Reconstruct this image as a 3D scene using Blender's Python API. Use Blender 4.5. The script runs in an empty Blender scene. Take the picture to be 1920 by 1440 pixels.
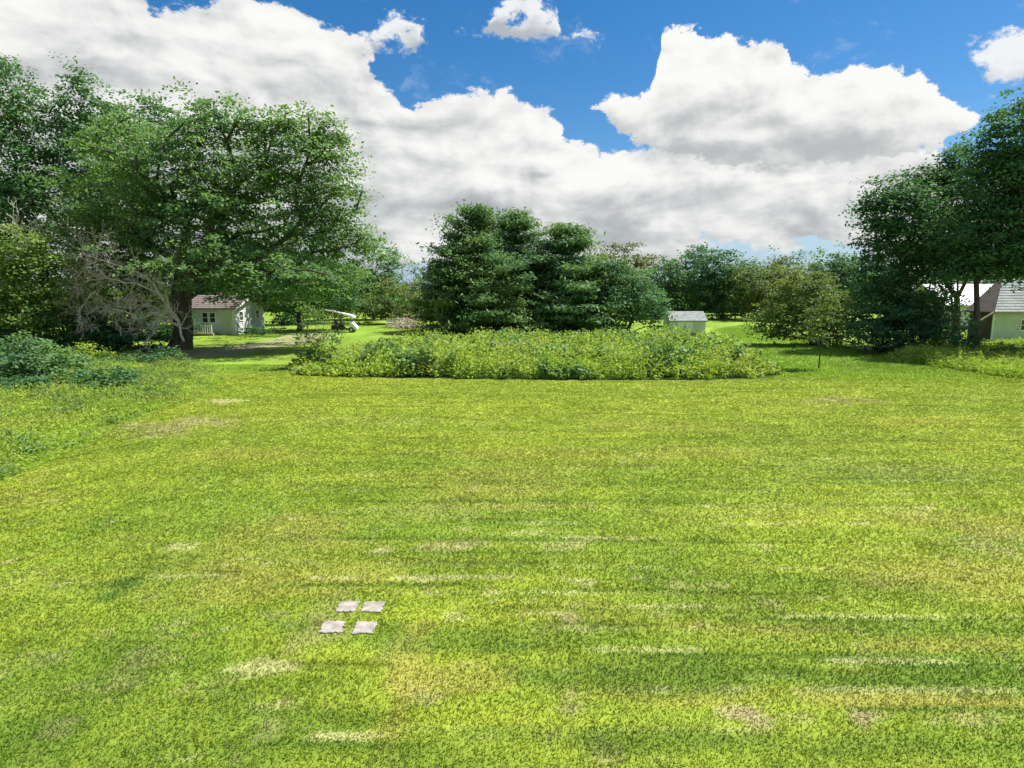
import bpy, math, random
import numpy as np
from math import radians as R
rng = np.random.default_rng(7)
random.seed(7)
S = bpy.context.scene
COL = S.collection

# ------------------------------------------------------------------ camera
F = 1144.0                      # focal length in photo pixels (1920 wide)
PITCH = math.atan(180 / F)      # horizon lies 180 px above the middle
CAM = np.array([0.0, 0.0, 5.0])
cam = bpy.data.cameras.new("camera"); cam.sensor_width = 36; cam.lens = 36 * F / 1920
cam.clip_start = 0.05; cam.clip_end = 5000
co = bpy.data.objects.new("camera", cam); COL.objects.link(co)
co.location = CAM; co.rotation_euler = (math.pi / 2 - PITCH, 0, 0)
S.camera = co
S.view_settings.view_transform = 'Standard'; S.view_settings.look = 'None'
S.view_settings.gamma = 1; S.view_settings.use_curve_mapping = False
S.view_settings.exposure = 0.9
S.render.engine = 'CYCLES'
S.cycles.max_bounces = 6; S.cycles.transmission_bounces = 4; S.cycles.transparent_max_bounces = 6
S.cycles.diffuse_bounces = 3; S.cycles.glossy_bounces = 2

def ray(px, py):
    return np.array([(px - 960) / F, math.cos(PITCH) - (py - 720) / F * math.sin(PITCH),
                     -math.sin(PITCH) - (py - 720) / F * math.cos(PITCH)])
def G(px, py, z=0.0):           # the point of the ground seen along that line of sight
    d = ray(px, py); t = (z - CAM[2]) / d[2]; return CAM + d * t
def A(px, py, Y):               # the point seen there at distance Y
    d = ray(px, py); return CAM + d * (Y / d[1])
def azel(px, py):
    d = ray(px, py); return math.atan2(d[0], d[1]), math.atan2(d[2], math.hypot(d[0], d[1]))

# ------------------------------------------------------------------ sun and sky
SUN_AZ, SUN_EL = R(66), R(59)   # azimuth clockwise from the view direction (+Y)
sv = np.array([math.sin(SUN_AZ) * math.cos(SUN_EL), math.cos(SUN_AZ) * math.cos(SUN_EL), math.sin(SUN_EL)])
sl = bpy.data.lights.new("sun", 'SUN'); sl.energy = 4.8; sl.angle = R(0.5); sl.color = (1.0, 0.95, 0.86)
so = bpy.data.objects.new("sun", sl); COL.objects.link(so); so.location = (40, 20, 60)
from mathutils import Vector
so.rotation_euler = Vector(sv).to_track_quat('Z', 'Y').to_euler()

class NT:
    def __init__(s, tree): s.t = tree
    def n(s, typ, **kw):
        nd = s.t.nodes.new(typ)
        for k, v in kw.items(): setattr(nd, k, v)
        return nd
    def l(s, a, b): s.t.links.new(a, b)
    def put(s, sock, v):
        if isinstance(v, bpy.types.NodeSocket): s.l(v, sock)
        else: sock.default_value = v
    def m(s, op, a, b=None, c=None, clamp=False):
        nd = s.n('ShaderNodeMath', operation=op); nd.use_clamp = clamp
        for i, v in enumerate((a, b, c)):
            if v is not None: s.put(nd.inputs[i], v)
        return nd.outputs[0]
    def vm(s, op, a, b=None, scale=None):
        nd = s.n('ShaderNodeVectorMath', operation=op); s.put(nd.inputs[0], a)
        if b is not None: s.put(nd.inputs[1], b)
        if scale is not None: s.put(nd.inputs[3], scale)
        return nd.outputs[0]
    def noise(s, vec, scale, detail=4, rough=0.5, dist=0.0):
        nd = s.n('ShaderNodeTexNoise'); s.l(vec, nd.inputs['Vector'])
        nd.inputs['Scale'].default_value = scale; nd.inputs['Detail'].default_value = detail
        nd.inputs['Roughness'].default_value = rough; nd.inputs['Distortion'].default_value = dist
        return nd.outputs[0]
    def mr(s, v, a, b, c=0.0, d=1.0, smooth=True):
        nd = s.n('ShaderNodeMapRange'); nd.interpolation_type = 'SMOOTHSTEP' if smooth else 'LINEAR'
        for i, x in enumerate((v, a, b, c, d)): s.put(nd.inputs[i], x)
        return nd.outputs[0]
    def mix(s, f, a, b, mode='MIX'):
        nd = s.n('ShaderNodeMix', data_type='RGBA', blend_type=mode)
        s.put(nd.inputs[0], f); s.put(nd.inputs[6], a); s.put(nd.inputs[7], b)
        return nd.outputs[2]

W = bpy.data.worlds.new("World"); S.world = W; W.use_nodes = True
W.node_tree.nodes.clear(); w = NT(W.node_tree)
tc = w.n('ShaderNodeTexCoord'); D = w.vm('NORMALIZE', tc.outputs['Generated'])
sx = w.n('ShaderNodeSeparateXYZ'); w.l(D, sx.inputs[0])
az = w.m('ARCTAN2', sx.outputs[0], sx.outputs[1]); el = w.m('ARCSINE', sx.outputs[2])
SPAN = R(55)                    # the banks repeat mirrored beyond this azimuth
u = w.m('PINGPONG', w.m('ADD', az, SPAN), 2 * SPAN)
u = w.m('DIVIDE', u, 2 * SPAN)
EL0, EL1 = R(-6), R(34)
def curve(pts):
    nd = w.n('ShaderNodeFloatCurve'); c = nd.mapping.curves[0]
    P = []
    for px, py in pts:
        a, e = azel(px, py); P.append(((a + SPAN) / (2 * SPAN), (e - EL0) / (EL1 - EL0)))
    P.sort(); P = [(0.0, P[0][1])] + P + [(1.0, P[-1][1])]
    while len(c.points) < len(P): c.points.new(0.5, 0.5)
    for p, (x, y) in zip(c.points, P): p.location = (x, min(max(y, 0), 1)); p.handle_type = 'VECTOR'
    nd.mapping.update(); w.l(u, nd.inputs['Value'])
    return w.m('MULTIPLY_ADD', nd.outputs[0], EL1 - EL0, EL0)
# direction stretched so that billows flatten towards the horizon
dz = w.n('ShaderNodeCombineXYZ'); w.l(sx.outputs[0], dz.inputs[0]); w.l(sx.outputs[1], dz.inputs[1])
w.l(w.m('MULTIPLY', sx.outputs[2], 1.55), dz.inputs[2]); D2 = dz.outputs[0]
dz3 = w.n('ShaderNodeCombineXYZ'); w.l(sx.outputs[0], dz3.inputs[0]); w.l(sx.outputs[1], dz3.inputs[1])
w.l(w.m('MULTIPLY', sx.outputs[2], 4.2), dz3.inputs[2]); D3 = dz3.outputs[0]
up = w.vm('ADD', D2, (float(sv[0]) * .018, float(sv[1]) * .01, 0.03))
nA = w.noise(D2, 7.0, 9, 0.56, 0.25); nAu = w.noise(up, 7.0, 9, 0.56, 0.25)
nB = w.noise(D2, 26.0, 8, 0.66, 0.15)
nS = w.noise(D3, 5.0, 5, 0.48, 0.4)      # stratified shade
relief = w.m('SUBTRACT', nA, nAu)        # bright towards the sun, grey away
def layer(top, bot, amp, soft, fine=0.35):
    T, B = curve(top), curve(bot)
    fine = fine * 1.5
    nn = w.m('ADD', w.m('MULTIPLY', w.m('SUBTRACT', nA, 0.5), amp), w.m('MULTIPLY', w.m('SUBTRACT', nB, 0.5), amp * fine))
    m_ = w.m('MINIMUM', w.m('SUBTRACT', T, el), w.m('MULTIPLY', w.m('SUBTRACT', el, B), 1.0))
    m_ = w.m('ADD', m_, nn)
    mask = w.mr(m_, 0.0, soft)
    t = w.m('DIVIDE', w.m('SUBTRACT', el, B), w.m('MAXIMUM', w.m('SUBTRACT', T, B), 0.01))
    return mask, t, m_
Am, At, Ad = layer(
    [(-260, -60), (0, -90), (250, -60), (285, -5), (330, 12), (400, 10), (440, -15), (520, -12), (560, 14), (640, 48), (690, 85), (722, 140), (780, 172), (840, 152), (900, 162), (960, 178), (1010, 200),
     (1060, 238), (1110, 252), (1150, 268), (1178, 290), (1240, 262), (1320, 250), (1500, 255), (1640, 270), (1740, 268), (1775, 300), (1830, 330), (1950, 250), (2150, 60)],
    [(-260, 600), (600, 590), (690, 540), (745, 490), (800, 488), (850, 520), (950, 590), (1150, 560), (1255, 492), (1310, 466), (1400, 462), (1500, 470), (1575, 466), (1620, 485), (1700, 560), (2100, 600)], 0.11, 0.011, 0.5)
Bm, Bt, Bd = layer(
    [(-260, 700), (600, 700), (1070, 330), (1098, 200), (1140, 176), (1200, 178), (1228, 150), (1236, 70), (1262, 50), (1300, 46), (1350, 62), (1420, 70), (1474, 76), (1486, 120), (1550, 128), (1600, 112), (1680, 120),
     (1740, 150), (1790, 190), (1850, 228), (1880, 330), (2150, 500)],
    [(-260, 500), (600, 500), (1070, 190), (1100, 205), (1180, 262), (1250, 290), (1400, 312), (1600, 306), (1740, 285), (1830, 238), (1890, 200), (2150, 300)], 0.06, 0.007, 0.7)
Cm, Ct, Cd = layer(
    [(-260, 300), (560, 200), (660, 95), (700, 55), (745, 38), (790, 55), (815, 110), (900, 80), (935, 15), (980, -25), (1040, 15), (1058, 82), (1080, 55), (1135, 66), (1155, 150), (1700, 220), (1800, 150), (1815, 95), (1850, 60), (1900, 40), (2000, 10), (2150, 60)],
    [(-260, 60), (560, 60), (670, 78), (710, 92), (750, 106), (790, 88), (815, 70), (900, 60), (930, 35), (980, 52), (1025, 58), (1058, 66), (1090, 80), (1130, 82), (1150, 20), (1700, 120), (1800, 80), (1830, 150), (1900, 190), (2000, 210), (2150, 220)], 0.12, 0.025, 0.9)
# generic broken cumulus above the frame and behind, thinning into the view's own banks
high = w.mr(el, R(24), R(34))
Hn = w.noise(D2, 3.2, 8, 0.55, 0.3)
Hm = w.m('MULTIPLY', w.mr(Hn, 0.50, 0.56), high)
wisps = w.m('MULTIPLY', w.mr(w.noise(D2, 11.0, 8, 0.68, 0.3), 0.58, 0.72), 0.8)
sky = w.n('ShaderNodeTexSky', sky_type='NISHITA'); sky.sun_disc = False
sky.sun_elevation = SUN_EL; sky.sun_rotation = SUN_AZ; sky.air_density = 1.0; sky.dust_density = 0.3; sky.ozone_density = 3.0
skyc = w.n('ShaderNodeHueSaturation'); skyc.inputs['Saturation'].default_value = 1.38; w.l(sky.outputs[0], skyc.inputs['Color'])
skyc.inputs['Value'].default_value = 1.0
white = (0.84, 0.84, 0.82, 1); grey = (0.43, 0.45, 0.46, 1); dgrey = (0.37, 0.395, 0.415, 1)
def lit(t, d, lo, k):
    v = w.m('ADD', t, w.m('MULTIPLY', w.m('SUBTRACT', nS, 0.5), k))
    v = w.m('ADD', v, w.m('MULTIPLY', relief, 3.2))
    return w.mr(v, lo[0], lo[1])
# the long bank: bright at its ragged upper rim, streaky grey inside
a_rim = w.mr(Ad, 0.0, 0.16, 1.0, 0.0)
a_v = w.m('ADD', w.m('ADD', w.m('MULTIPLY', a_rim, 0.5), w.m('MULTIPLY', w.m('SUBTRACT', nS, 0.5), 2.8)), w.m('MULTIPLY', relief, 3.4))
a_v = w.m('ADD', a_v, w.mr(el, R(3), R(11), -0.42, 0.05))
colA = w.mix(w.mr(a_v, -0.78, 0.98), dgrey, white)
colB = w.mix(lit(Bt, Bd, (-0.45, 0.95), 1.7), grey, white)
colC = w.mix(w.mr(w.m('ADD', w.m('MULTIPLY', relief, 4.0), Ct), -0.3, 0.7), grey, white)
colH = w.mix(w.mr(w.m('ADD', relief, w.m('MULTIPLY', w.m('SUBTRACT', nS, .5), .5)), -0.25, 0.2), grey, white)
col = w.mix(wisps, (0.25, 0.42, 0.72, 1), white)
cc = w.mix(Hm, (0.34, 0.47, 0.70, 1), colH)
cc = w.mix(Cm, cc, colC); cc = w.mix(Am, cc, colA); cc = w.mix(Bm, cc, colB)
al = w.m('MAXIMUM', w.m('MAXIMUM', Am, Bm), w.m('MAXIMUM', w.m('MULTIPLY', Cm, 0.9), w.m('MAXIMUM', Hm, w.m('MULTIPLY', wisps, w.mr(el, R(8), R(14), 0.0, 0.45)))))
hor = w.mr(el, R(0), R(9), 0.75, 0.0)
al = w.m('MAXIMUM', al, hor)
b1 = w.n('ShaderNodeBackground'); w.l(skyc.outputs[0], b1.inputs[0]); b1.inputs[1].default_value = 0.064
b2 = w.n('ShaderNodeBackground'); w.l(cc, b2.inputs[0]); b2.inputs[1].default_value = 0.62
ms = w.n('ShaderNodeMixShader'); w.l(al, ms.inputs[0]); w.l(b1.outputs[0], ms.inputs[1]); w.l(b2.outputs[0], ms.inputs[2])
wo = w.n('ShaderNodeOutputWorld'); w.l(ms.outputs[0], wo.inputs[0])

# ------------------------------------------------------------------ python noise
_perm = np.random.default_rng(3).random((256, 256))
def vnoise(x, y):
    x = np.asarray(x, float); y = np.asarray(y, float)
    xi = np.floor(x).astype(int); yi = np.floor(y).astype(int)
    fx = x - xi; fy = y - yi; fx = fx * fx * (3 - 2 * fx); fy = fy * fy * (3 - 2 * fy)
    a = _perm[xi & 255, yi & 255]; b = _perm[(xi + 1) & 255, yi & 255]
    c = _perm[xi & 255, (yi + 1) & 255]; d = _perm[(xi + 1) & 255, (yi + 1) & 255]
    return (a * (1 - fx) + b * fx) * (1 - fy) + (c * (1 - fx) + d * fx) * fy
def fbm(x, y, o=4):
    s = 0; a = 0.5; t = 0
    for i in range(o):
        s = s + a * vnoise(x * 2 ** i + 17.3 * i, y * 2 ** i + 5.1 * i); t += a; a *= 0.5
    return s / t
def sstep(v, a, b):
    t = np.clip((v - a) / (b - a), 0, 1); return t * t * (3 - 2 * t)

# ------------------------------------------------------------------ mesh helpers
def tag(o, label=None, cat=None, group=None, kind=None):
    if label: o["label"] = label
    if cat: o["category"] = cat
    if group: o["group"] = group
    if kind: o["kind"] = kind
    return o
def mesh_np(name, V, Fa, mat, parent=None, face_attrs=None, colors=None, smooth=False):
    me = bpy.data.meshes.new(name); V = np.asarray(V, np.float32); Fa = np.asarray(Fa, np.int32)
    if parent is not None: V = V - np.array(parent.location, np.float32)
    k = Fa.shape[1]
    me.vertices.add(len(V)); me.vertices.foreach_set("co", V.ravel())
    me.loops.add(Fa.size); me.loops.foreach_set("vertex_index", Fa.ravel())
    me.polygons.add(len(Fa)); me.polygons.foreach_set("loop_start", np.arange(0, Fa.size, k, dtype=np.int32))
    if smooth: me.polygons.foreach_set("use_smooth", np.ones(len(Fa), bool))
    for nm, arr in (face_attrs or {}).items():
        at = me.attributes.new(nm, 'FLOAT', 'FACE'); at.data.foreach_set("value", np.asarray(arr, np.float32))
    if colors is not None:
        dom = 'POINT' if len(colors) == len(V) else 'FACE'
        at = me.attributes.new("albedo", 'FLOAT_COLOR', dom)
        c4 = np.ones((len(colors), 4), np.float32); c4[:, :3] = colors; at.data.foreach_set("color", c4.ravel())
    me.update(calc_edges=True)
    if mat: me.materials.append(mat)
    o = bpy.data.objects.new(name, me); COL.objects.link(o)
    if parent is not None: o.parent = parent
    return o
def empty(name, loc, label, cat, group=None, rz=0):
    o = bpy.data.objects.new(name, None); COL.objects.link(o); o.location = loc; o.rotation_euler = (0, 0, rz)
    o.empty_display_size = .2
    return tag(o, label, cat, group)
class MB:                        # collects polygons for one mesh
    def __init__(s): s.v = []; s.f = []
    def add(s, vs, fs):
        b = len(s.v); s.v += [tuple(p) for p in vs]; s.f += [tuple(b + i for i in f) for f in fs]; return s
    def box(s, x0, y0, z0, x1, y1, z1):
        return s.add([(x0, y0, z0), (x1, y0, z0), (x1, y1, z0), (x0, y1, z0), (x0, y0, z1), (x1, y0, z1), (x1, y1, z1), (x0, y1, z1)],
                     [(3, 2, 1, 0), (4, 5, 6, 7), (0, 1, 5, 4), (1, 2, 6, 5), (2, 3, 7, 6), (3, 0, 4, 7)])
    def prism(s, prof, axis, a, b):   # profile extruded along axis 'x' or 'y'
        n = len(prof)
        mk = (lambda t, p: (t, p[0], p[1])) if axis == 'x' else (lambda t, p: (p[0], t, p[1]))
        return s.add([mk(a, p) for p in prof] + [mk(b, p) for p in prof],
                     [tuple(range(n)), tuple(range(2 * n - 1, n - 1, -1))] + [(i, n + i, n + (i + 1) % n, (i + 1) % n) for i in range(n)])
    def tube(s, pts, rad, sides=8, cap=True):
        pts = [Vector(p) for p in pts]; rad = rad if hasattr(rad, '__len__') else [rad] * len(pts)
        vs = []; fs = []
        for i, p in enumerate(pts):
            d = (pts[min(i + 1, len(pts) - 1)] - pts[max(i - 1, 0)]).normalized()
            a = d.orthogonal().normalized() if i == 0 else (a - d * a.dot(d)).normalized()
            b = d.cross(a)
            for k in range(sides):
                t = 2 * math.pi * k / sides; vs.append(p + (a * math.cos(t) + b * math.sin(t)) * rad[i])
        for i in range(len(pts) - 1):
            for k in range(sides):
                k2 = (k + 1) % sides; fs.append((i * sides + k, i * sides + k2, (i + 1) * sides + k2, (i + 1) * sides + k))
        if cap: fs += [tuple(range(sides - 1, -1, -1)), tuple(range((len(pts) - 1) * sides, len(pts) * sides))]
        return s.add(vs, fs)
    def build(s, name, mat, parent=None, smooth=False, bevel=0):
        me = bpy.data.meshes.new(name); me.from_pydata(s.v, [], s.f); me.update()
        if mat: me.materials.append(mat)
        if smooth:
            for p in me.polygons: p.use_smooth = True
        o = bpy.data.objects.new(name, me); COL.objects.link(o)
        if parent is not None: o.parent = parent
        if bevel:
            m_ = o.modifiers.new("bevel", 'BEVEL'); m_.width = bevel; m_.segments = 2
        return o

# ------------------------------------------------------------------ materials
def new_mat(name):
    m_ = bpy.data.materials.new(name); m_.use_nodes = True; m_.node_tree.nodes.clear(); return m_, NT(m_.node_tree)
def surf(name, c1, c2, scale=3.0, rough=0.8, bump=0.2, bscale=30, metallic=0.0, stretch=(1, 1, 1), stain=None):
    m_, t = new_mat(name); tcx = t.n('ShaderNodeTexCoord'); v = t.vm('MULTIPLY', tcx.outputs['Object'], stretch)
    c = t.mix(t.mr(t.noise(v, scale, 6, 0.6), 0.3, 0.7), (*c1, 1), (*c2, 1))
    if stain: c = t.mix(t.mr(t.noise(v, scale * 0.37, 8, 0.7), 0.55, 0.72, 0, 0.7), c, (*stain, 1))
    p = t.n('ShaderNodeBsdfPrincipled'); t.l(c, p.inputs['Base Color']); p.inputs['Roughness'].default_value = rough
    p.inputs['Metallic'].default_value = metallic
    if bump:
        b = t.n('ShaderNodeBump'); b.inputs['Strength'].default_value = bump; b.inputs['Distance'].default_value = 0.03
        t.l(t.noise(v, bscale, 5, 0.6), b.inputs['Height']); t.l(b.outputs[0], p.inputs['Normal'])
    o = t.n('ShaderNodeOutputMaterial'); t.l(p.outputs[0], o.inputs[0]); return m_
def leafmat(name, dark, light, warm=None, trans=0.35, pscale=0.35, wf=0.25, rough=0.5):
    m_, t = new_mat(name); at = t.n('ShaderNodeAttribute', attribute_name='tint'); geo = t.n('ShaderNodeNewGeometry')
    n1 = t.noise(geo.outputs['Position'], pscale, 3, 0.6)
    f = t.mr(t.m('ADD', t.m('MULTIPLY', at.outputs['Fac'], 0.55), t.m('MULTIPLY', n1, 0.9)), 0.35, 1.1)
    c = t.mix(f, (*dark, 1), (*light, 1))
    if warm:
        n2 = t.noise(geo.outputs['Position'], pscale * 0.6, 2, 0.5)
        c = t.mix(t.m('MULTIPLY', t.mr(n2, 0.48, 0.68), wf * 2), c, (*warm, 1))
    p = t.n('ShaderNodeBsdfPrincipled'); t.l(c, p.inputs['Base Color']); p.inputs['Roughness'].default_value = rough
    p.inputs['Specular IOR Level'].default_value = 0.22
    tr = t.n('ShaderNodeBsdfTranslucent'); t.l(t.mix(1.0, c, (1.15, 1.2, 0.55, 1), 'MULTIPLY'), tr.inputs[0])
    mx = t.n('ShaderNodeMixShader'); mx.inputs[0].default_value = trans
    t.l(p.outputs[0], mx.inputs[1]); t.l(tr.outputs[0], mx.inputs[2])
    o = t.n('ShaderNodeOutputMaterial'); t.l(mx.outputs[0], o.inputs[0]); return m_
def albedo_mat(name, jit=0.25, trans=0.0, bump=0.0):
    m_, t = new_mat(name); at = t.n('ShaderNodeAttribute', attribute_name='albedo'); geo = t.n('ShaderNodeNewGeometry')
    n1 = t.noise(geo.outputs['Position'], 9.0, 8, 0.75); n2 = t.noise(geo.outputs['Position'], 1.1, 4, 0.6)
    k = t.m('ADD', t.mr(n1, 0.3, 0.7, 1 - jit, 1 + jit, False), t.mr(n2, 0.3, 0.7, -0.12, 0.12, False))
    c = t.vm('SCALE', at.outputs['Color'], scale=k)
    p = t.n('ShaderNodeBsdfPrincipled'); t.l(c, p.inputs['Base Color']); p.inputs['Roughness'].default_value = 0.75
    p.inputs['Specular IOR Level'].default_value = 0.08
    if bump:
        b = t.n('ShaderNodeBump'); b.inputs['Strength'].default_value = bump; b.inputs['Distance'].default_value = 0.05
        t.l(t.noise(geo.outputs['Position'], 14.0, 8, 0.8), b.inputs['Height']); t.l(b.outputs[0], p.inputs['Normal'])
    o = t.n('ShaderNodeOutputMaterial')
    if trans:
        tr = t.n('ShaderNodeBsdfTranslucent'); t.l(c, tr.inputs[0]); mx = t.n('ShaderNodeMixShader'); mx.inputs[0].default_value = trans
        t.l(p.outputs[0], mx.inputs[1]); t.l(tr.outputs[0], mx.inputs[2]); t.l(mx.outputs[0], o.inputs[0])
    else: t.l(p.outputs[0], o.inputs[0])
    return m_
M = {}
M['ground'] = albedo_mat('lawn_turf', 0.18, 0, 0.35)
M['blade'] = albedo_mat('grass_blade', 0.08, 0.5)
M['maple'] = leafmat('maple_leaf', (0.09, 0.17, 0.075), (0.205, 0.335, 0.12), (0.12, 0.26, 0.145), 0.45, rough=.65)
M['maple_b'] = leafmat('cool_leaf', (0.06, 0.14, 0.075), (0.14, 0.27, 0.11), (0.09, 0.22, 0.12), 0.4, rough=.65)
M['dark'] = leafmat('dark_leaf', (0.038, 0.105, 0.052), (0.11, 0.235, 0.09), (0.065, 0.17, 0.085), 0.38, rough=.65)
M['light'] = leafmat('light_leaf', (0.09, 0.17, 0.05), (0.24, 0.35, 0.10), (0.26, 0.31, 0.10), 0.45, rough=.65)
M['pine'] = leafmat('pine_needle', (0.055, 0.14, 0.07), (0.18, 0.31, 0.13), (0.26, 0.34, 0.11), 0.3, 0.25, rough=.65)
M['olive'] = leafmat('olive_leaf', (0.07, 0.13, 0.045), (0.20, 0.28, 0.085), (0.24, 0.24, 0.09), 0.4, rough=.65)
M['rust'] = leafmat('dry_leaf', (0.08, 0.12, 0.045), (0.20, 0.23, 0.085), (0.22, 0.16, 0.085), 0.35, wf=.15, rough=.65)
M['far'] = leafmat('far_leaf', (0.06, 0.14, 0.08), (0.15, 0.27, 0.115), (0.09, 0.20, 0.115), 0.35, rough=.7)
M['weed'] = leafmat('weed_leaf', (0.17, 0.29, 0.045), (0.41, 0.53, 0.08), (0.40, 0.40, 0.11), 0.4, 0.5, 0.25, rough=.7)
M['vine'] = leafmat('vine_leaf', (0.085, 0.17, 0.055), (0.23, 0.36, 0.10), None, 0.35, 0.5, rough=.6)
M['bark'] = surf('bark', (0.045, 0.038, 0.03), (0.12, 0.10, 0.08), 4, 0.95, 0.7, 9, stretch=(1, 1, .25))
M['deadbark'] = surf('bleached_bark', (0.46, 0.39, 0.31), (0.68, 0.60, 0.50), 3, 0.9, 0.4, 12)
M['white'] = surf('white_clapboard', (0.50, 0.54, 0.56), (0.64, 0.66, 0.68), 1.2, 0.7, 0.1, 20, stain=(0.42, 0.46, 0.46))
M['trim'] = surf('white_trim', (0.72, 0.73, 0.70), (0.8, 0.8, 0.78), 2, 0.6, 0.05)
M['brown_roof'] = surf('brown_shingle', (0.10, 0.08, 0.07), (0.20, 0.165, 0.15), 3, 0.95, 0.5, 14, stretch=(1, 3, 3))
M['grey_roof'] = surf('grey_shingle', (0.19, 0.21, 0.21), (0.31, 0.33, 0.33), 2.2, 0.95, 0.5, 14, stain=(0.2, 0.24, 0.2))
M['metal_roof'] = surf('pale_metal_roof', (0.62, 0.66, 0.72), (0.75, 0.78, 0.82), 2, 0.45, 0.05)
M['sage'] = surf('sage_wall', (0.42, 0.50, 0.40), (0.52, 0.58, 0.48), 1.5, 0.8, 0.1, 20, stain=(0.34, 0.4, 0.3))
M['glass'] = surf('window_glass', (0.02, 0.03, 0.035), (0.04, 0.05, 0.055), 2, 0.08, 0)
M['darkwood_shade'] = surf('dark_wood_and_shade', (0.03, 0.025, 0.022), (0.07, 0.055, 0.045), 3, 0.9, 0.3)  # dark wood, also the shade coloured onto garage side, hip and porch
M['wood'] = surf('weathered_wood', (0.28, 0.24, 0.19), (0.42, 0.37, 0.3), 3, 0.9, 0.3)
M['black'] = surf('black_rubber', (0.012, 0.012, 0.013), (0.03, 0.03, 0.032), 5, 0.6, 0.1)
M['paver'] = surf('pale_concrete', (0.23, 0.21, 0.18), (0.42, 0.385, 0.345), 7, 0.95, 0.5, 60, stain=(0.27, 0.26, 0.15))
M['dirt'] = surf('dirt', (0.16, 0.13, 0.11), (0.28, 0.24, 0.2), 2, 1.0, 0.5, 12)

# ------------------------------------------------------------------ ground
BED = np.array([G(528, 688)[:2], G(560, 704)[:2], G(700, 708)[:2], G(1000, 712)[:2], G(1300, 714)[:2], G(1440, 710)[:2], G(1468, 700)[:2], G(1430, 668, .9)[:2],
                G(1380, 640, .9)[:2], G(1340, 628, .9)[:2], G(1200, 626, .9)[:2], G(900, 628, .9)[:2], G(740, 632, .9)[:2], G(660, 638, .9)[:2], G(590, 650, .9)[:2], G(540, 664, .9)[:2]])
VERGE = np.array([G(-420, 1060)[:2], G(0, 905)[:2], G(70, 872)[:2], G(140, 842)[:2], G(215, 800)[:2], G(300, 770)[:2], G(395, 738)[:2], G(420, 712)[:2], G(385, 692)[:2], G(345, 668)[:2], G(240, 668)[:2], G(0, 690)[:2], G(-500, 700)[:2]])
RIGHTBED = np.array([G(1655, 676)[:2], G(1760, 690)[:2], G(1860, 706)[:2], G(2050, 725)[:2], G(2100, 660)[:2], G(1900, 650)[:2], G(1700, 655)[:2]])
TRACK = np.array([G(270, 668)[:2], G(420, 668)[:2], G(520, 652)[:2], G(600, 640)[:2], G(640, 628)[:2], G(600, 622)[:2], G(540, 628)[:2], G(500, 640)[:2], G(400, 652)[:2], G(300, 655)[:2]])
def inside(poly, x, y):
    c = np.zeros(np.shape(x), bool); n = len(poly)
    for i in range(n):
        x0, y0 = poly[i]; x1, y1 = poly[(i + 1) % n]
        if y0 == y1: continue
        k = ((y0 > y) != (y1 > y)) & (x < (x1 - x0) * (y - y0) / (y1 - y0) + x0); c ^= k
    return c
def edge_dist(poly, x, y):
    d = np.full(np.shape(x), 1e9); n = len(poly)
    for i in range(n):
        p = poly[i]; q = poly[(i + 1) % n]; e = q - p; L = e @ e
        t = np.clip(((x - p[0]) * e[0] + (y - p[1]) * e[1]) / L, 0, 1)
        d = np.minimum(d, np.hypot(x - p[0] - t * e[0], y - p[1] - t * e[1]))
    return d
def height(x, y):
    z = (fbm(x / 5, y / 5, 3) - .5) * 0.10 + (fbm(x / 1.3 + 9, y / 1.3, 2) - .5) * 0.025
    return z * sstep(np.hypot(x, y), 2, 8)
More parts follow.
